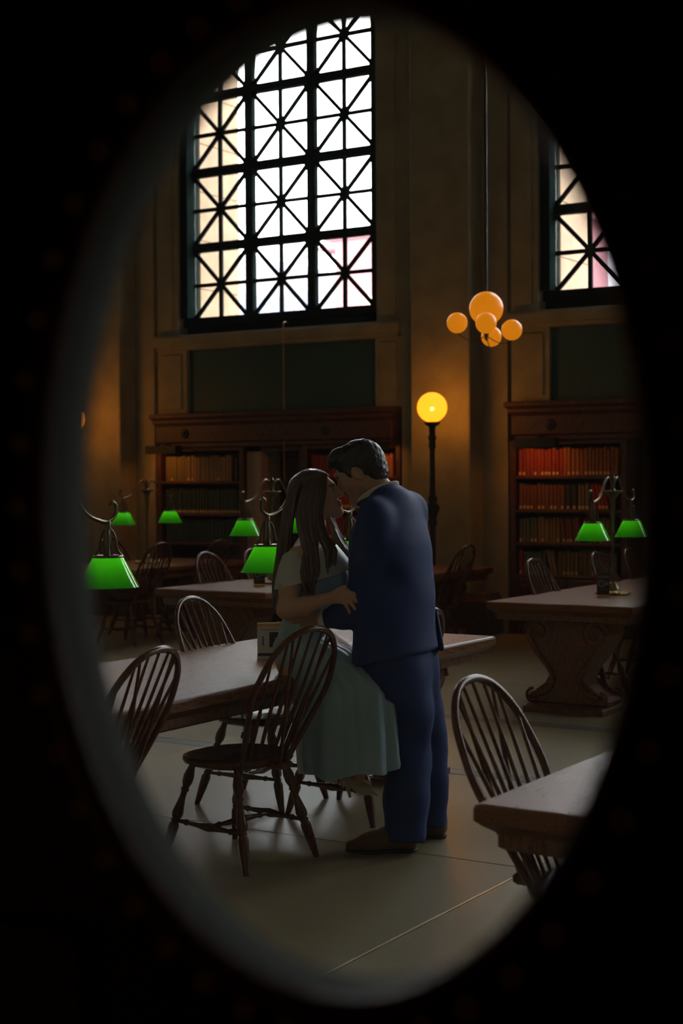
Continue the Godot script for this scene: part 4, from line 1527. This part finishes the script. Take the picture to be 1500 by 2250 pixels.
func person(label: String) -> Node3D:
	return thing("person", label, "person", Vector3(-3.418, 0, -5.470), deg_to_rad(YAW))


# ---------------------------------------------------------------- the couple (x to the right of the lens, z towards it)

func build_man():
	var t := person("man in a navy blue suit bending his head to the woman")
	var skin := Color(0.46, 0.27, 0.17)
	var face := Vector3(-0.85, -0.469, -0.23).normalized()
	var side := face.cross(Vector3.UP).normalized()
	var up := side.cross(face).normalized()
	var head_at := Transform3D(Basis(face, up, side) * 1.03, Vector3(0.0811, 1.5969, -0.1000))
	# body: torso, limbs and hands under the clothes, head on its own finer grid
	var body := MB.new()
	var hf := head_field(false)
	hf.mesh_into(body, 0.0042)
	paint_head(body, 0, skin, Color(0.36, 0.14, 0.11), Color(0.02, 0.015, 0.012))
	for n in body.v.size():
		body.v[n] = head_at * body.v[n]
	var left := Vector3(-0.57, 0, 0.82)
	var fwd := Vector3(-0.82, 0, -0.57)
	var b := Field.new()
	b.cap(head_at * Vector3(-0.03, -0.05, 0), Vector3(0.1790, 1.4718, -0.0600), 0.056, 0.06, 0.03)
	b.oval(Vector3(0.2118, 1.3273, -0.0200), Vector3(0.2247, 0.9023, -0.0200), 0.15, 0.14, fwd, 0.62, 0.05)
	b.cap(Vector3(0.1357, 1.4088, 0.1300), Vector3(0.2956, 1.4402, -0.1500), 0.045, 0.045, 0.05)
	b.chain([Vector3(0.1321, 1.4048, 0.1200), Vector3(0.0697, 1.0643, 0.1100), Vector3(-0.0885, 0.9849, 0.0600)], [0.045, 0.04, 0.028], 0.03)
	b.chain([Vector3(0.3000, 1.4360, -0.1600), Vector3(0.2712, 1.0927, -0.3300), Vector3(0.0177, 1.0133, -0.3300)], [0.045, 0.04, 0.028], 0.03)
	b.chain([Vector3(0.2110, 0.8309, 0.0300), Vector3(0.2753, 0.4332, -0.0500), Vector3(0.2659, 0.0735, 0.0300)], [0.075, 0.055, 0.04], 0.04)
	b.chain([Vector3(0.3003, 0.8131, -0.1200), Vector3(0.3611, 0.4065, -0.2000), Vector3(0.3802, 0.0843, -0.2200)], [0.075, 0.055, 0.04], 0.04)
	b.mesh_into(body, 0.014)
	var hnd := Field.new()
	hnd.oval(Vector3(-0.0828, 0.9868, 0.0600), Vector3(-0.1287, 0.9902, 0.0520), 0.03, 0.036, Vector3(0, 0, 1), 0.45, 0.012)
	hnd.chain([Vector3(-0.1286, 1.0074, 0.0520), Vector3(-0.1709, 1.0104, 0.0400), Vector3(-0.2062, 1.0046, 0.0150), Vector3(-0.2265, 0.9982, -0.0150)], [0.0105, 0.0098, 0.009, 0.008], 0.004)
	hnd.chain([Vector3(-0.1306, 0.9942, 0.0540), Vector3(-0.1786, 0.9953, 0.0420), Vector3(-0.2140, 0.9893, 0.0160), Vector3(-0.2363, 0.9827, -0.0160)], [0.0108, 0.01, 0.0092, 0.008], 0.004)
	hnd.chain([Vector3(-0.1288, 0.9806, 0.0520), Vector3(-0.1711, 0.9778, 0.0400), Vector3(-0.2045, 0.9720, 0.0160), Vector3(-0.2246, 0.9676, -0.0120)], [0.0105, 0.0096, 0.009, 0.008], 0.004)
	hnd.chain([Vector3(-0.1232, 0.9687, 0.0480), Vector3(-0.1560, 0.9603, 0.0380), Vector3(-0.1814, 0.9549, 0.0200)], [0.0095, 0.0086, 0.0075], 0.004)
	hnd.chain([Vector3(-0.0980, 1.0036, 0.0550), Vector3(-0.1172, 1.0220, 0.0450), Vector3(-0.1441, 1.0308, 0.0350)], [0.0115, 0.0105, 0.009], 0.006)
	hnd.mesh_into(body, 0.0042)
	fill_colour(body, skin)
	part(t, "body", body.mesh(true), M.skin)
	# hair
	var h := Field.new()
	h.ell(Vector3(-0.018, 0.05, 0), Vector3(0.108, 0.088, 0.085), 0.03)
	h.ell(Vector3(-0.062, 0.0, 0), Vector3(0.058, 0.085, 0.07), 0.03)
	h.cap(Vector3(0.045, 0.108, -0.035), Vector3(0.05, 0.108, 0.035), 0.03, 0.03, 0.03)
	h.cap(Vector3(0.075, 0.095, -0.03), Vector3(0.082, 0.092, 0.03), 0.024, 0.022, 0.02)
	for s in [-1.0, 1.0]:
		h.cap(Vector3(0.09, 0.088, 0.02 * s), Vector3(0.107, 0.062, 0.03 * s), 0.014, 0.006, 0.012)
		h.cap(Vector3(0.03, 0.05, 0.07 * s), Vector3(0.022, -0.012, 0.074 * s), 0.016, 0.007, 0.012)
	h.ell(Vector3(0.115, 0.0, 0), Vector3(0.075, 0.072, 0.1), 0.012, 1)
	h.ell(Vector3(0.045, -0.055, 0), Vector3(0.07, 0.07, 0.11), 0.012, 1)
	for s in [-1.0, 1.0]:
		h.ell(Vector3(-0.006, -0.008, 0.085 * s), Vector3(0.026, 0.036, 0.03), 0.006, 1)
	h.keep_below(Vector3(-0.35, -0.9, 0), 0.112, 0.01)
	h.rough = FastNoiseLite.new()
	h.rough.frequency = 55.0
	h.rough.seed = 4
	h.rough_amp = 0.006
	var hair := MB.new()
	h.mesh_into(hair, 0.005)
	part(t, "hair", hair.moved(head_at).mesh(true), M.black_hair, Transform3D(), "short dark swept hair")
	# shirt collar and cuff
	var neck := Vector3(0.1598, 1.5069, -0.0600)
	var sh := MB.new()
	var ring := []
	var back := -fwd
	for k in 15:
		var a := lerpf(-2.5, 2.5, k / 14.0)
		var dirv := back * cos(a) + left * sin(a)
		ring.append(neck + dirv * 0.076 + Vector3(0, 0.042 * cos(a) + 0.004, 0))
	sh.tube(ring, 0.017, 8, 0.5)
	var ring2 := []
	for p in ring:
		ring2.append(p + Vector3(0, -0.02, 0))
	sh.tube(ring2, 0.02, 8, 0.5)
	part(t, "shirt", sh.mesh(true), M.shirt, Transform3D(), "white shirt collar")
	part(t, "cuff", tube_mesh([Vector3(-0.0675, 0.9834, 0.0650), Vector3(-0.0924, 0.9849, 0.0600)], [0.043, 0.041], 14), M.shirt, Transform3D(), "white shirt cuff")
	# jacket
	var j := Field.new()
	j.oval(Vector3(0.2280, 0.8057, -0.0200), Vector3(0.2217, 1.0375, -0.0200), 0.246, 0.2, fwd, 0.68, 0.05)
	j.oval(Vector3(0.2217, 1.0375, -0.0200), Vector3(0.2077, 1.2790, -0.0200), 0.2, 0.208, fwd, 0.68, 0.05)
	j.oval(Vector3(0.2077, 1.2790, -0.0200), Vector3(0.2086, 1.3850, -0.0300), 0.208, 0.165, fwd, 0.66, 0.05)
	j.cap(Vector3(0.1357, 1.4164, 0.1300), Vector3(0.2814, 1.4444, -0.1400), 0.062, 0.062, 0.05)
	j.cap(Vector3(0.1965, 1.4514, 0.0000), Vector3(0.1866, 1.4816, -0.0500), 0.085, 0.07, 0.04)
	j.chain([Vector3(0.1319, 1.4051, 0.1300), Vector3(0.1043, 1.2301, 0.1350), Vector3(0.0696, 1.0586, 0.1100)], [0.068, 0.063, 0.056], 0.04)
	j.chain([Vector3(0.0696, 1.0586, 0.1100), Vector3(-0.0026, 1.0061, 0.0900), Vector3(-0.0751, 0.9852, 0.0640)], [0.058, 0.054, 0.046], 0.03)
	j.chain([Vector3(0.2960, 1.4360, -0.1600), Vector3(0.2712, 1.0927, -0.3300), Vector3(0.0279, 1.0133, -0.3300)], [0.068, 0.058, 0.048], 0.04)
	j.ell(head_at * Vector3(-0.03, -0.09, 0), Vector3(0.055, 0.09, 0.055), 0.01, 1)
	j.keep_below(Vector3(0.12, -1.0, 0), -0.795, 0.006)
	j.keep_below((Vector3(-0.0981, 0.9846, 0.0560) - Vector3(-0.0026, 1.0061, 0.0900)).normalized(), (Vector3(-0.0981, 0.9846, 0.0560) - Vector3(-0.0026, 1.0061, 0.0900)).normalized().dot(Vector3(-0.0771, 0.9852, 0.0640)), 0.006)
	j.fold = 0.007
	j.fold_dir = Vector3(0.9, 0.25, 0.5)
	j.fold_freq = 28.0
	var jk := part(t, "jacket", j.mesh(0.011), M.navy_wool, Transform3D(), "navy blue suit jacket")
	var cr := []
	for k in 13:
		var a := lerpf(-2.1, 2.1, k / 12.0)
		var dirv := back * cos(a) + left * sin(a)
		cr.append(neck + dirv * (0.09 + 0.004 * cos(a)) + Vector3(0, 0.036 * cos(a) - 0.024, 0))
	part(jk, "collar", tube_mesh(cr, 0.02, 8, 0.55), M.navy_wool)
	# back vent flaps
	var vent := MB.new()
	vent.loft([[Vector3(0.4023, 1.0129, -0.0700), Vector3(0.4114, 1.0111, -0.0900), Vector3(0.4054, 1.0047, -0.1200), Vector3(0.3924, 1.0065, -0.1000)], [Vector3(0.4166, 0.9068, -0.0600), Vector3(0.4283, 0.9037, -0.0900), Vector3(0.4211, 0.8996, -0.1300), Vector3(0.4002, 0.9018, -0.1100)], [Vector3(0.4233, 0.8359, -0.0500), Vector3(0.4396, 0.8353, -0.0900), Vector3(0.4292, 0.8337, -0.1400), Vector3(0.4043, 0.8321, -0.1200)]])
	part(jk, "vent", vent.mesh(true), M.navy_wool)
	# trousers
	var tr := Field.new()
	tr.oval(Vector3(0.2247, 0.9023, -0.0200), Vector3(0.2317, 0.7864, -0.0200), 0.17, 0.19, fwd, 0.75, 0.05)
	tr.chain([Vector3(0.2109, 0.8117, 0.0300), Vector3(0.2778, 0.5900, -0.0400), Vector3(0.2848, 0.3944, -0.0500), Vector3(0.2661, 0.2110, 0.0000), Vector3(0.2580, 0.0448, 0.0300)], [0.115, 0.1, 0.092, 0.088, 0.09], 0.05)
	tr.chain([Vector3(0.3002, 0.7935, -0.1200), Vector3(0.3407, 0.5700, -0.1700), Vector3(0.3629, 0.3668, -0.2000), Vector3(0.3727, 0.1640, -0.2200), Vector3(0.3796, -0.0152, -0.2200)], [0.115, 0.1, 0.092, 0.088, 0.09], 0.02)
	tr.keep_below(Vector3(-0.05, -1, 0), -0.062, 0.004)
	tr.fold = 0.010
	tr.fold_dir = Vector3(0.9, 0.65, 0.3)
	tr.fold_freq = 24.0
	part(t, "trousers", tr.mesh(0.0115), M.navy_wool, Transform3D(), "wide navy blue trousers")
	for s in [[0.035, 757.0, 920.0, 0.0], [-0.21, 829.0, 984.0, 0.0]]:
		var z: float = s[0]
		var d := 6.45 - z
		var toe := Vector3((s[1] - 754.5) * d / 3350.0, 0, z)
		var heel := Vector3((s[2] - 754.5) * d / 3350.0, 0, z)
		var f := Field.new()
		f.cap(heel + Vector3(-0.045, 0.05, 0), heel + Vector3(-0.045, 0.09, 0), 0.04, 0.036, 0.03)
		f.oval(heel + Vector3(-0.05, 0.045, 0), toe + Vector3(0.1, 0.04, 0.012), 0.042, 0.044, Vector3.UP, 0.9, 0.03)
		f.oval(toe + Vector3(0.1, 0.035, 0.012), toe + Vector3(0.032, 0.028, 0.008), 0.044, 0.03, Vector3.UP, 0.75, 0.03)
		f.cap(heel + Vector3(-0.06, 0.08, 0), toe + Vector3(0.13, 0.06, 0.008), 0.034, 0.028, 0.03)
		f.keep_below(Vector3.DOWN, -0.016, 0.003)
		var so := part(t, "shoe", f.mesh(0.007), M.brown_leather, Transform3D(), "brown leather shoe")
		var g := Field.new()
		g.oval(heel + Vector3(-0.045, 0.01, 0), toe + Vector3(0.1, 0.01, 0.012), 0.043, 0.047, Vector3.UP, 0.5, 0.02)
		g.oval(toe + Vector3(0.1, 0.01, 0.012), toe + Vector3(0.03, 0.012, 0.008), 0.047, 0.03, Vector3.UP, 0.5, 0.02)
		g.keep_below(Vector3.UP, 0.0165, 0.002)
		g.keep_below(Vector3.DOWN, 0.0, 0.002)
		part(so, "sole", g.mesh(0.007), M.shoe_sole)
		for n in 4:
			part(so, "lace", tube_mesh([heel + Vector3(-0.125 - n * 0.014, 0.094 - n * 0.006, -0.018), heel + Vector3(-0.125 - n * 0.014, 0.1 - n * 0.006, 0.004), heel + Vector3(-0.125 - n * 0.014, 0.092 - n * 0.006, 0.026)], 0.0025, 5), M.shoe_sole)


func build_woman():
	var t := person("woman with long brown hair in a pale satin off-shoulder dress, sitting on the table edge")
	var skin := Color(0.56, 0.34, 0.22)
	var face := Vector3(0.945, 0.29, 0.14).normalized()
	var side := face.cross(Vector3.UP).normalized()
	var up := side.cross(face).normalized()
	var head_at := Transform3D(Basis(face, up, side) * 0.94, Vector3(-0.1034, 1.4982, -0.1100))
	var body := MB.new()
	head_field(true).mesh_into(body, 0.0042)
	paint_head(body, 0, skin, Color(0.42, 0.16, 0.13), Color(0.05, 0.028, 0.018))
	for n in body.v.size():
		body.v[n] = head_at * body.v[n]
	var b := Field.new()
	b.cap(head_at * Vector3(-0.025, -0.05, 0), Vector3(-0.1183, 1.2966, -0.1100), 0.046, 0.05, 0.03)
	b.cap(Vector3(-0.1698, 1.2510, 0.0300), Vector3(-0.1209, 1.2452, -0.2400), 0.048, 0.045, 0.05)
	b.oval(Vector3(-0.1284, 1.2090, -0.1000), Vector3(-0.1634, 0.9160, -0.1000), 0.125, 0.105, Vector3.RIGHT, 0.72, 0.05)
	b.oval(Vector3(-0.1713, 0.9160, -0.1000), Vector3(-0.1797, 0.8183, -0.1000), 0.11, 0.14, Vector3.RIGHT, 0.8, 0.05)
	b.chain([Vector3(-0.1827, 1.2444, 0.0500), Vector3(-0.2168, 1.1244, 0.0800), Vector3(-0.2337, 1.0312, 0.1000)], [0.049, 0.045, 0.038], 0.02)
	b.chain([Vector3(-0.2337, 1.0312, 0.1000), Vector3(-0.1567, 1.0496, 0.1450), Vector3(-0.0547, 1.0842, 0.1620)], [0.039, 0.037, 0.024], 0.02)
	b.chain([Vector3(-0.1212, 1.2367, -0.2500), Vector3(-0.0328, 1.0692, -0.4000), Vector3(0.1005, 1.1189, -0.4100)], [0.046, 0.037, 0.025], 0.02)
	b.chain([Vector3(-0.1550, 0.8239, -0.0500), Vector3(0.1409, 0.6492, 0.0300), Vector3(0.0661, 0.3105, 0.0300)], [0.06, 0.042, 0.03], 0.03)
	b.chain([Vector3(-0.1418, 0.8112, -0.1600), Vector3(0.1160, 0.6239, -0.0800), Vector3(0.0324, 0.3320, -0.0800)], [0.06, 0.042, 0.03], 0.03)
	b.mesh_into(body, 0.012)
	var hnd := Field.new()
	hnd.oval(Vector3(-0.0660, 1.0805, 0.1620), Vector3(0.0111, 1.0935, 0.1660), 0.024, 0.033, Vector3(0.2, 0.1, 1), 0.42, 0.012)
	hnd.chain([Vector3(0.0112, 1.1124, 0.1680), Vector3(0.0467, 1.1012, 0.1720), Vector3(0.0673, 1.0853, 0.1620), Vector3(0.0767, 1.0694, 0.1520)], [0.0095, 0.0085, 0.0078, 0.0066], 0.004)
	hnd.chain([Vector3(0.0148, 1.0994, 0.1700), Vector3(0.0503, 1.0790, 0.1760), Vector3(0.0709, 1.0556, 0.1660), Vector3(0.0803, 1.0358, 0.1540)], [0.0097, 0.0087, 0.0079, 0.0066], 0.004)
	hnd.chain([Vector3(0.0110, 1.0863, 0.1700), Vector3(0.0389, 1.0603, 0.1760), Vector3(0.0539, 1.0390, 0.1680), Vector3(0.0632, 1.0191, 0.1560)], [0.0094, 0.0084, 0.0076, 0.0064], 0.004)
	hnd.chain([Vector3(0.0016, 1.0730, 0.1670), Vector3(0.0201, 1.0489, 0.1720), Vector3(0.0294, 1.0294, 0.1640), Vector3(0.0332, 1.0136, 0.1550)], [0.0086, 0.0076, 0.007, 0.006], 0.004)
	hnd.chain([Vector3(-0.0396, 1.0991, 0.1620), Vector3(-0.0132, 1.1196, 0.1620), Vector3(0.0132, 1.1304, 0.1580)], [0.0105, 0.0095, 0.008], 0.006)
	hnd.mesh_into(body, 0.0042)
	fill_colour(body, skin)
	part(t, "body", body.mesh(true), M.skin)
	# hair: a cap on the head and long locks
	var hc := Field.new()
	hc.ell(Vector3(-0.02, 0.042, 0), Vector3(0.11, 0.094, 0.088), 0.03)
	hc.ell(Vector3(-0.055, -0.02, 0), Vector3(0.075, 0.11, 0.085), 0.03)
	hc.ell(Vector3(0.105, -0.012, 0), Vector3(0.085, 0.098, 0.074), 0.014, 1)
	hc.ell(Vector3(0.09, -0.07, 0), Vector3(0.085, 0.085, 0.1), 0.014, 1)
	hc.rough = FastNoiseLite.new()
	hc.rough.frequency = 40.0
	hc.rough_amp = 0.004
	var hair := MB.new()
	hc.mesh_into(hair, 0.006)
	hair.moved(head_at)
	var guides := [
		# near side, from the back of the head to the face
		[[Vector3(-0.1208, 1.6002, -0.1300), Vector3(-0.2040, 1.5459, -0.0800), Vector3(-0.2445, 1.4259, -0.0500), Vector3(-0.2648, 1.2902, -0.0500), Vector3(-0.2807, 1.1552, -0.0400), Vector3(-0.2902, 1.0310, -0.0200)],
		 [Vector3(-0.1124, 1.6039, -0.1000), Vector3(-0.1834, 1.5420, -0.0400), Vector3(-0.2122, 1.4170, -0.0100), Vector3(-0.2288, 1.2913, -0.0200), Vector3(-0.2486, 1.1472, -0.0100), Vector3(-0.2676, 1.0525, 0.0100)]],
		[[Vector3(-0.1081, 1.6038, -0.0800), Vector3(-0.1577, 1.5324, -0.0150), Vector3(-0.1825, 1.4079, 0.0200), Vector3(-0.1570, 1.2948, 0.0700), Vector3(-0.1565, 1.1836, 0.1200), Vector3(-0.1454, 1.1158, 0.1250)],
		 [Vector3(-0.0846, 1.5997, -0.0700), Vector3(-0.0959, 1.5320, -0.0150), Vector3(-0.1193, 1.4169, 0.0100), Vector3(-0.1115, 1.2941, 0.0600), Vector3(-0.1021, 1.1909, 0.0900), Vector3(-0.1119, 1.1063, 0.1000)]],
		[[Vector3(-0.0808, 1.5997, -0.0700), Vector3(-0.0863, 1.5300, -0.0200), Vector3(-0.1059, 1.4359, 0.0000), Vector3(-0.0926, 1.3406, 0.0300), Vector3(-0.0546, 1.2642, 0.0400), Vector3(-0.0742, 1.1508, 0.0600)],
		 [Vector3(-0.0691, 1.5938, -0.0700), Vector3(-0.0729, 1.5260, -0.0250), Vector3(-0.0887, 1.4298, -0.0100), Vector3(-0.0678, 1.3455, 0.0100), Vector3(-0.0298, 1.2722, 0.0100), Vector3(-0.0436, 1.2152, 0.0200)]],
		# far side
		[[Vector3(-0.0738, 1.5960, -0.1400), Vector3(-0.0670, 1.5010, -0.1900), Vector3(-0.0558, 1.4016, -0.2000), Vector3(-0.0244, 1.3228, -0.1800), Vector3(0.0108, 1.2641, -0.1600), Vector3(0.0262, 1.2138, -0.1400)],
		 [Vector3(-0.0661, 1.5881, -0.1500), Vector3(-0.0552, 1.4909, -0.2000), Vector3(-0.0401, 1.3910, -0.2200), Vector3(-0.0047, 1.3172, -0.2200), Vector3(0.0268, 1.2582, -0.2000), Vector3(0.0344, 1.2190, -0.1900)]],
		[[Vector3(-0.1369, 1.6004, -0.1500), Vector3(-0.2161, 1.5378, -0.1500), Vector3(-0.2524, 1.4041, -0.1500), Vector3(-0.2725, 1.2667, -0.1400), Vector3(-0.2882, 1.1304, -0.1200), Vector3(-0.2956, 1.0497, -0.1000)],
		 [Vector3(-0.1288, 1.6023, -0.1400), Vector3(-0.1972, 1.5455, -0.1800), Vector3(-0.2285, 1.4026, -0.2000), Vector3(-0.2547, 1.2643, -0.1900), Vector3(-0.2745, 1.1270, -0.1700), Vector3(-0.2860, 1.0536, -0.1500)]]]
	var counts := [26, 24, 16, 14, 14]
	var hr := RandomNumberGenerator.new()
	hr.seed = 77
	for g in guides.size():
		for k in counts[g]:
			var u: float = (k + hr.randf() * 0.6) / counts[g]
			var pts := []
			var radii := []
			var ph := hr.randf() * TAU
			var path := []
			for n in 6:
				path.append(guides[g][0][n].lerp(guides[g][1][n], u) + Vector3(hr.randf_range(-1, 1), 0, hr.randf_range(-1, 1)) * 0.006 * n / 3.0)
			path[5].y += hr.randf_range(-0.03, 0.035)
			var sm := smooth_path(path, 4)
			for n in sm.size():
				var v := float(n) / (sm.size() - 1)
				pts.append(sm[n] + Vector3(sin(v * 11.0 + ph), 0, cos(v * 11.0 + ph)) * 0.007 * v)
				radii.append(lerpf(0.012, 0.0135, sin(v * PI)) * (1.0 if v < 0.8 else lerpf(1.0, 0.25, (v - 0.8) / 0.2)))
			hair.tube(pts, radii, 5, 0.6)
	part(t, "hair", hair.mesh(true, false), M.brown_hair, Transform3D(), "long wavy brown hair")
	# dress: bodice, turned-down collar, skirt
	var dress := Node3D.new()
	dress.name = "dress"
	dress.set_meta("label", "pale satin dress with a wide turned-down collar")
	t.add_child(dress)
	var bo := Field.new()
	bo.oval(Vector3(-0.1187, 1.1992, -0.1000), Vector3(-0.1635, 0.9121, -0.1000), 0.148, 0.118, Vector3.RIGHT, 0.72, 0.05)
	for s in [-0.065, 0.065]:
		bo.ell(Vector3(-0.0310, 1.1537, -0.1000) + Vector3(0, 0, s), Vector3(0.058, 0.062, 0.06), 0.05)
	bo.oval(Vector3(-0.1635, 0.9121, -0.1000), Vector3(-0.1717, 0.8476, -0.1000), 0.118, 0.155, Vector3.RIGHT, 0.82, 0.05)
	bo.keep_below(Vector3(-0.15, 1, 0), 1.205, 0.01)
	bo.fold = 0.003
	bo.fold_dir = Vector3(0.5, 1.0, 0.2)
	bo.fold_freq = 55.0
	part(dress, "bodice", bo.mesh(0.01), M.satin)
	var top := smooth_path([Vector3(-0.1573, 1.2698, 0.0650), Vector3(-0.0873, 1.2826, 0.0200), Vector3(-0.0300, 1.2888, -0.0500), Vector3(-0.0345, 1.2832, -0.1800), Vector3(-0.1015, 1.2552, -0.2800), Vector3(-0.1905, 1.2561, -0.2300), Vector3(-0.2325, 1.2517, -0.1200), Vector3(-0.2437, 1.2499, 0.0000), Vector3(-0.2136, 1.2713, 0.0900), Vector3(-0.1573, 1.2698, 0.0650)], 4)
	var bot := smooth_path([Vector3(-0.1415, 1.1515, 0.1220), Vector3(-0.0588, 1.1644, 0.0650), Vector3(0.0354, 1.1920, -0.0400), Vector3(0.0282, 1.1833, -0.1900), Vector3(-0.0929, 1.1057, -0.3200), Vector3(-0.2216, 1.1020, -0.2400), Vector3(-0.2687, 1.1048, -0.1200), Vector3(-0.2784, 1.1091, 0.0200), Vector3(-0.2281, 1.1284, 0.1350), Vector3(-0.1415, 1.1515, 0.1220)], 4)
	var col := MB.new()
	var rings := []
	for n in top.size() - 1:
		var a: Vector3 = top[n]
		var e: Vector3 = bot[n]
		var outw := Vector3((a + e).x / 2 + 0.13, 0, (a + e).z / 2).normalized() * 0.012
		rings.append([a - outw * 0.3, a + outw * 0.5 + Vector3(0, 0.004, 0), a.lerp(e, 0.3) + outw * 1.1, a.lerp(e, 0.7) + outw * 1.1, e + outw * 0.6, e - outw * 0.2, a.lerp(e, 0.5) - outw * 0.4])
	rings.append(rings[0])
	col.loft(rings, true, false, false)
	part(dress, "collar", col.mesh(true), M.collar_satin, Transform3D(), "wide pale turned-down collar")
	# skirt: rings down from the waist, falling in soft folds over the knees
	var g1 := Vector3(0.848, 0, 0.53)
	var g2 := Vector3(0.53, 0, -0.848)
	var rows := [[Vector3(-0.2534, 0.9265, 0.0000), Vector3(-0.0531, 0.9253, 0.0000), -0.1, 0.125], [Vector3(-0.2709, 0.8919, 0.0000), Vector3(-0.0129, 0.8904, 0.0000), -0.09, 0.15], [Vector3(-0.2808, 0.8535, 0.0000), Vector3(0.0581, 0.8553, 0.0000), -0.07, 0.16], [Vector3(-0.2849, 0.8112, 0.0000), Vector3(0.1156, 0.8126, 0.0000), -0.06, 0.165], [Vector3(-0.2698, 0.7610, 0.0000), Vector3(0.1750, 0.7622, 0.0000), -0.045, 0.165], [Vector3(-0.2354, 0.7146, 0.0000), Vector3(0.2075, 0.7196, 0.0000), -0.03, 0.165], [Vector3(-0.2125, 0.6721, 0.0000), Vector3(0.2227, 0.6772, 0.0000), -0.01, 0.17], [Vector3(-0.2033, 0.5989, 0.0000), Vector3(0.2222, 0.6040, 0.0000), -0.01, 0.17], [Vector3(-0.1980, 0.5218, 0.0000), Vector3(0.2275, 0.5270, 0.0000), -0.01, 0.17], [Vector3(-0.1927, 0.4448, 0.0000), Vector3(0.2329, 0.4538, 0.0000), -0.01, 0.17], [Vector3(-0.1873, 0.3831, 0.0000), Vector3(0.2364, 0.4037, 0.0000), 0.0, 0.178], [Vector3(-0.1819, 0.3234, 0.0000), Vector3(0.2420, 0.3652, 0.0000), 0.0, 0.18]]
	var sk := MB.new()
	var srings := []
	var seg := 140
	for n in rows.size():
		var r: Array = rows[n]
		var f: float = (6.45 - r[2]) / 6.45
		var x0: float = r[0].x * f
		var x1: float = r[1].x * f
		var c := Vector3((x0 + x1) / 2, (r[0].y + r[1].y) / 2, r[2])
		var hx := (x1 - x0) / 2
		var a2: float = r[3]
		var a1 := sqrt(maxf(0.0004, hx * hx - pow(a2 * 0.53, 2))) / 0.848
		var w := pow(clampf((n - 2.0) / 9.0, 0.0, 1.0), 0.8)
		var ring := []
		for k in seg:
			var th := TAU * k / seg
			var q := 3.5 * th + 0.5 + 0.35 * sin(2.0 * th + 0.4)
			var fo := 1.0 + w * (0.16 * (pow(absf(sin(q)), 0.7) - 0.68) + 0.035 * sin(11.0 * th + n * 0.1 + sin(th)) + 0.012 * sin(23.0 * th + 1.0)) + (1.0 - w) * 0.014 * sin(29.0 * th + n * 0.2)
			var p := c + (g1 * cos(th) * a1 + g2 * sin(th) * a2) * fo
			p.y += (r[1].y - r[0].y) * 0.5 * clampf((p.x - c.x) / hx, -1.0, 1.0) + w * w * 0.008 * sin(5.0 * th)
			ring.append(p)
		srings.append(ring)
	sk.loft(srings, true, true, false)
	var n0 := sk.v.size()
	part(dress, "skirt", sk.mesh(true), M.satin, Transform3D(), "long satin skirt falling in folds")
	# cream court shoe with a square ornament
	for q in [[Vector3(0.0277, 0.3011, 0.0200), Vector3(0.1382, 0.2393, 0.0400), Vector3(0.0234, 0.2166, 0.0200)], [Vector3(-0.0028, 0.3225, -0.0900), Vector3(0.1022, 0.2692, -0.0800), Vector3(-0.0071, 0.2425, -0.0900)]]:
		var sh := Field.new()
		var heel: Vector3 = q[0]
		var toe: Vector3 = q[1]
		sh.cap(heel, heel.lerp(toe, 0.5) + Vector3(0, -0.004, 0), 0.026, 0.026, 0.02)
		sh.oval(heel.lerp(toe, 0.5), toe, 0.028, 0.009, Vector3.UP, 0.7, 0.02)
		sh.ell(heel.lerp(toe, 0.3) + Vector3(0.012, 0.03, 0), Vector3(0.045, 0.026, 0.022), 0.008, 1, Basis(Vector3.BACK, -0.5))
		var so := part(t, "shoe", sh.mesh(0.005), M.cream_leather, Transform3D(), "cream court shoe")
		part(so, "heel", tube_mesh([heel + Vector3(-0.008, -0.012, 0), heel + Vector3(-0.006, -0.04, 0), heel + Vector3(0.002, -0.075, 0)], [0.017, 0.009, 0.006], 8), M.cream_leather)
		part(so, "ornament", soft_box(Vector3(-0.022, -0.006, -0.02), Vector3(0.022, 0.006, 0.02), 0.003), M.cream_leather, Transform3D(Basis(Vector3.BACK, -0.6), heel.lerp(toe, 0.55) + Vector3(0.006, 0.034, 0)), "square pale ornament")
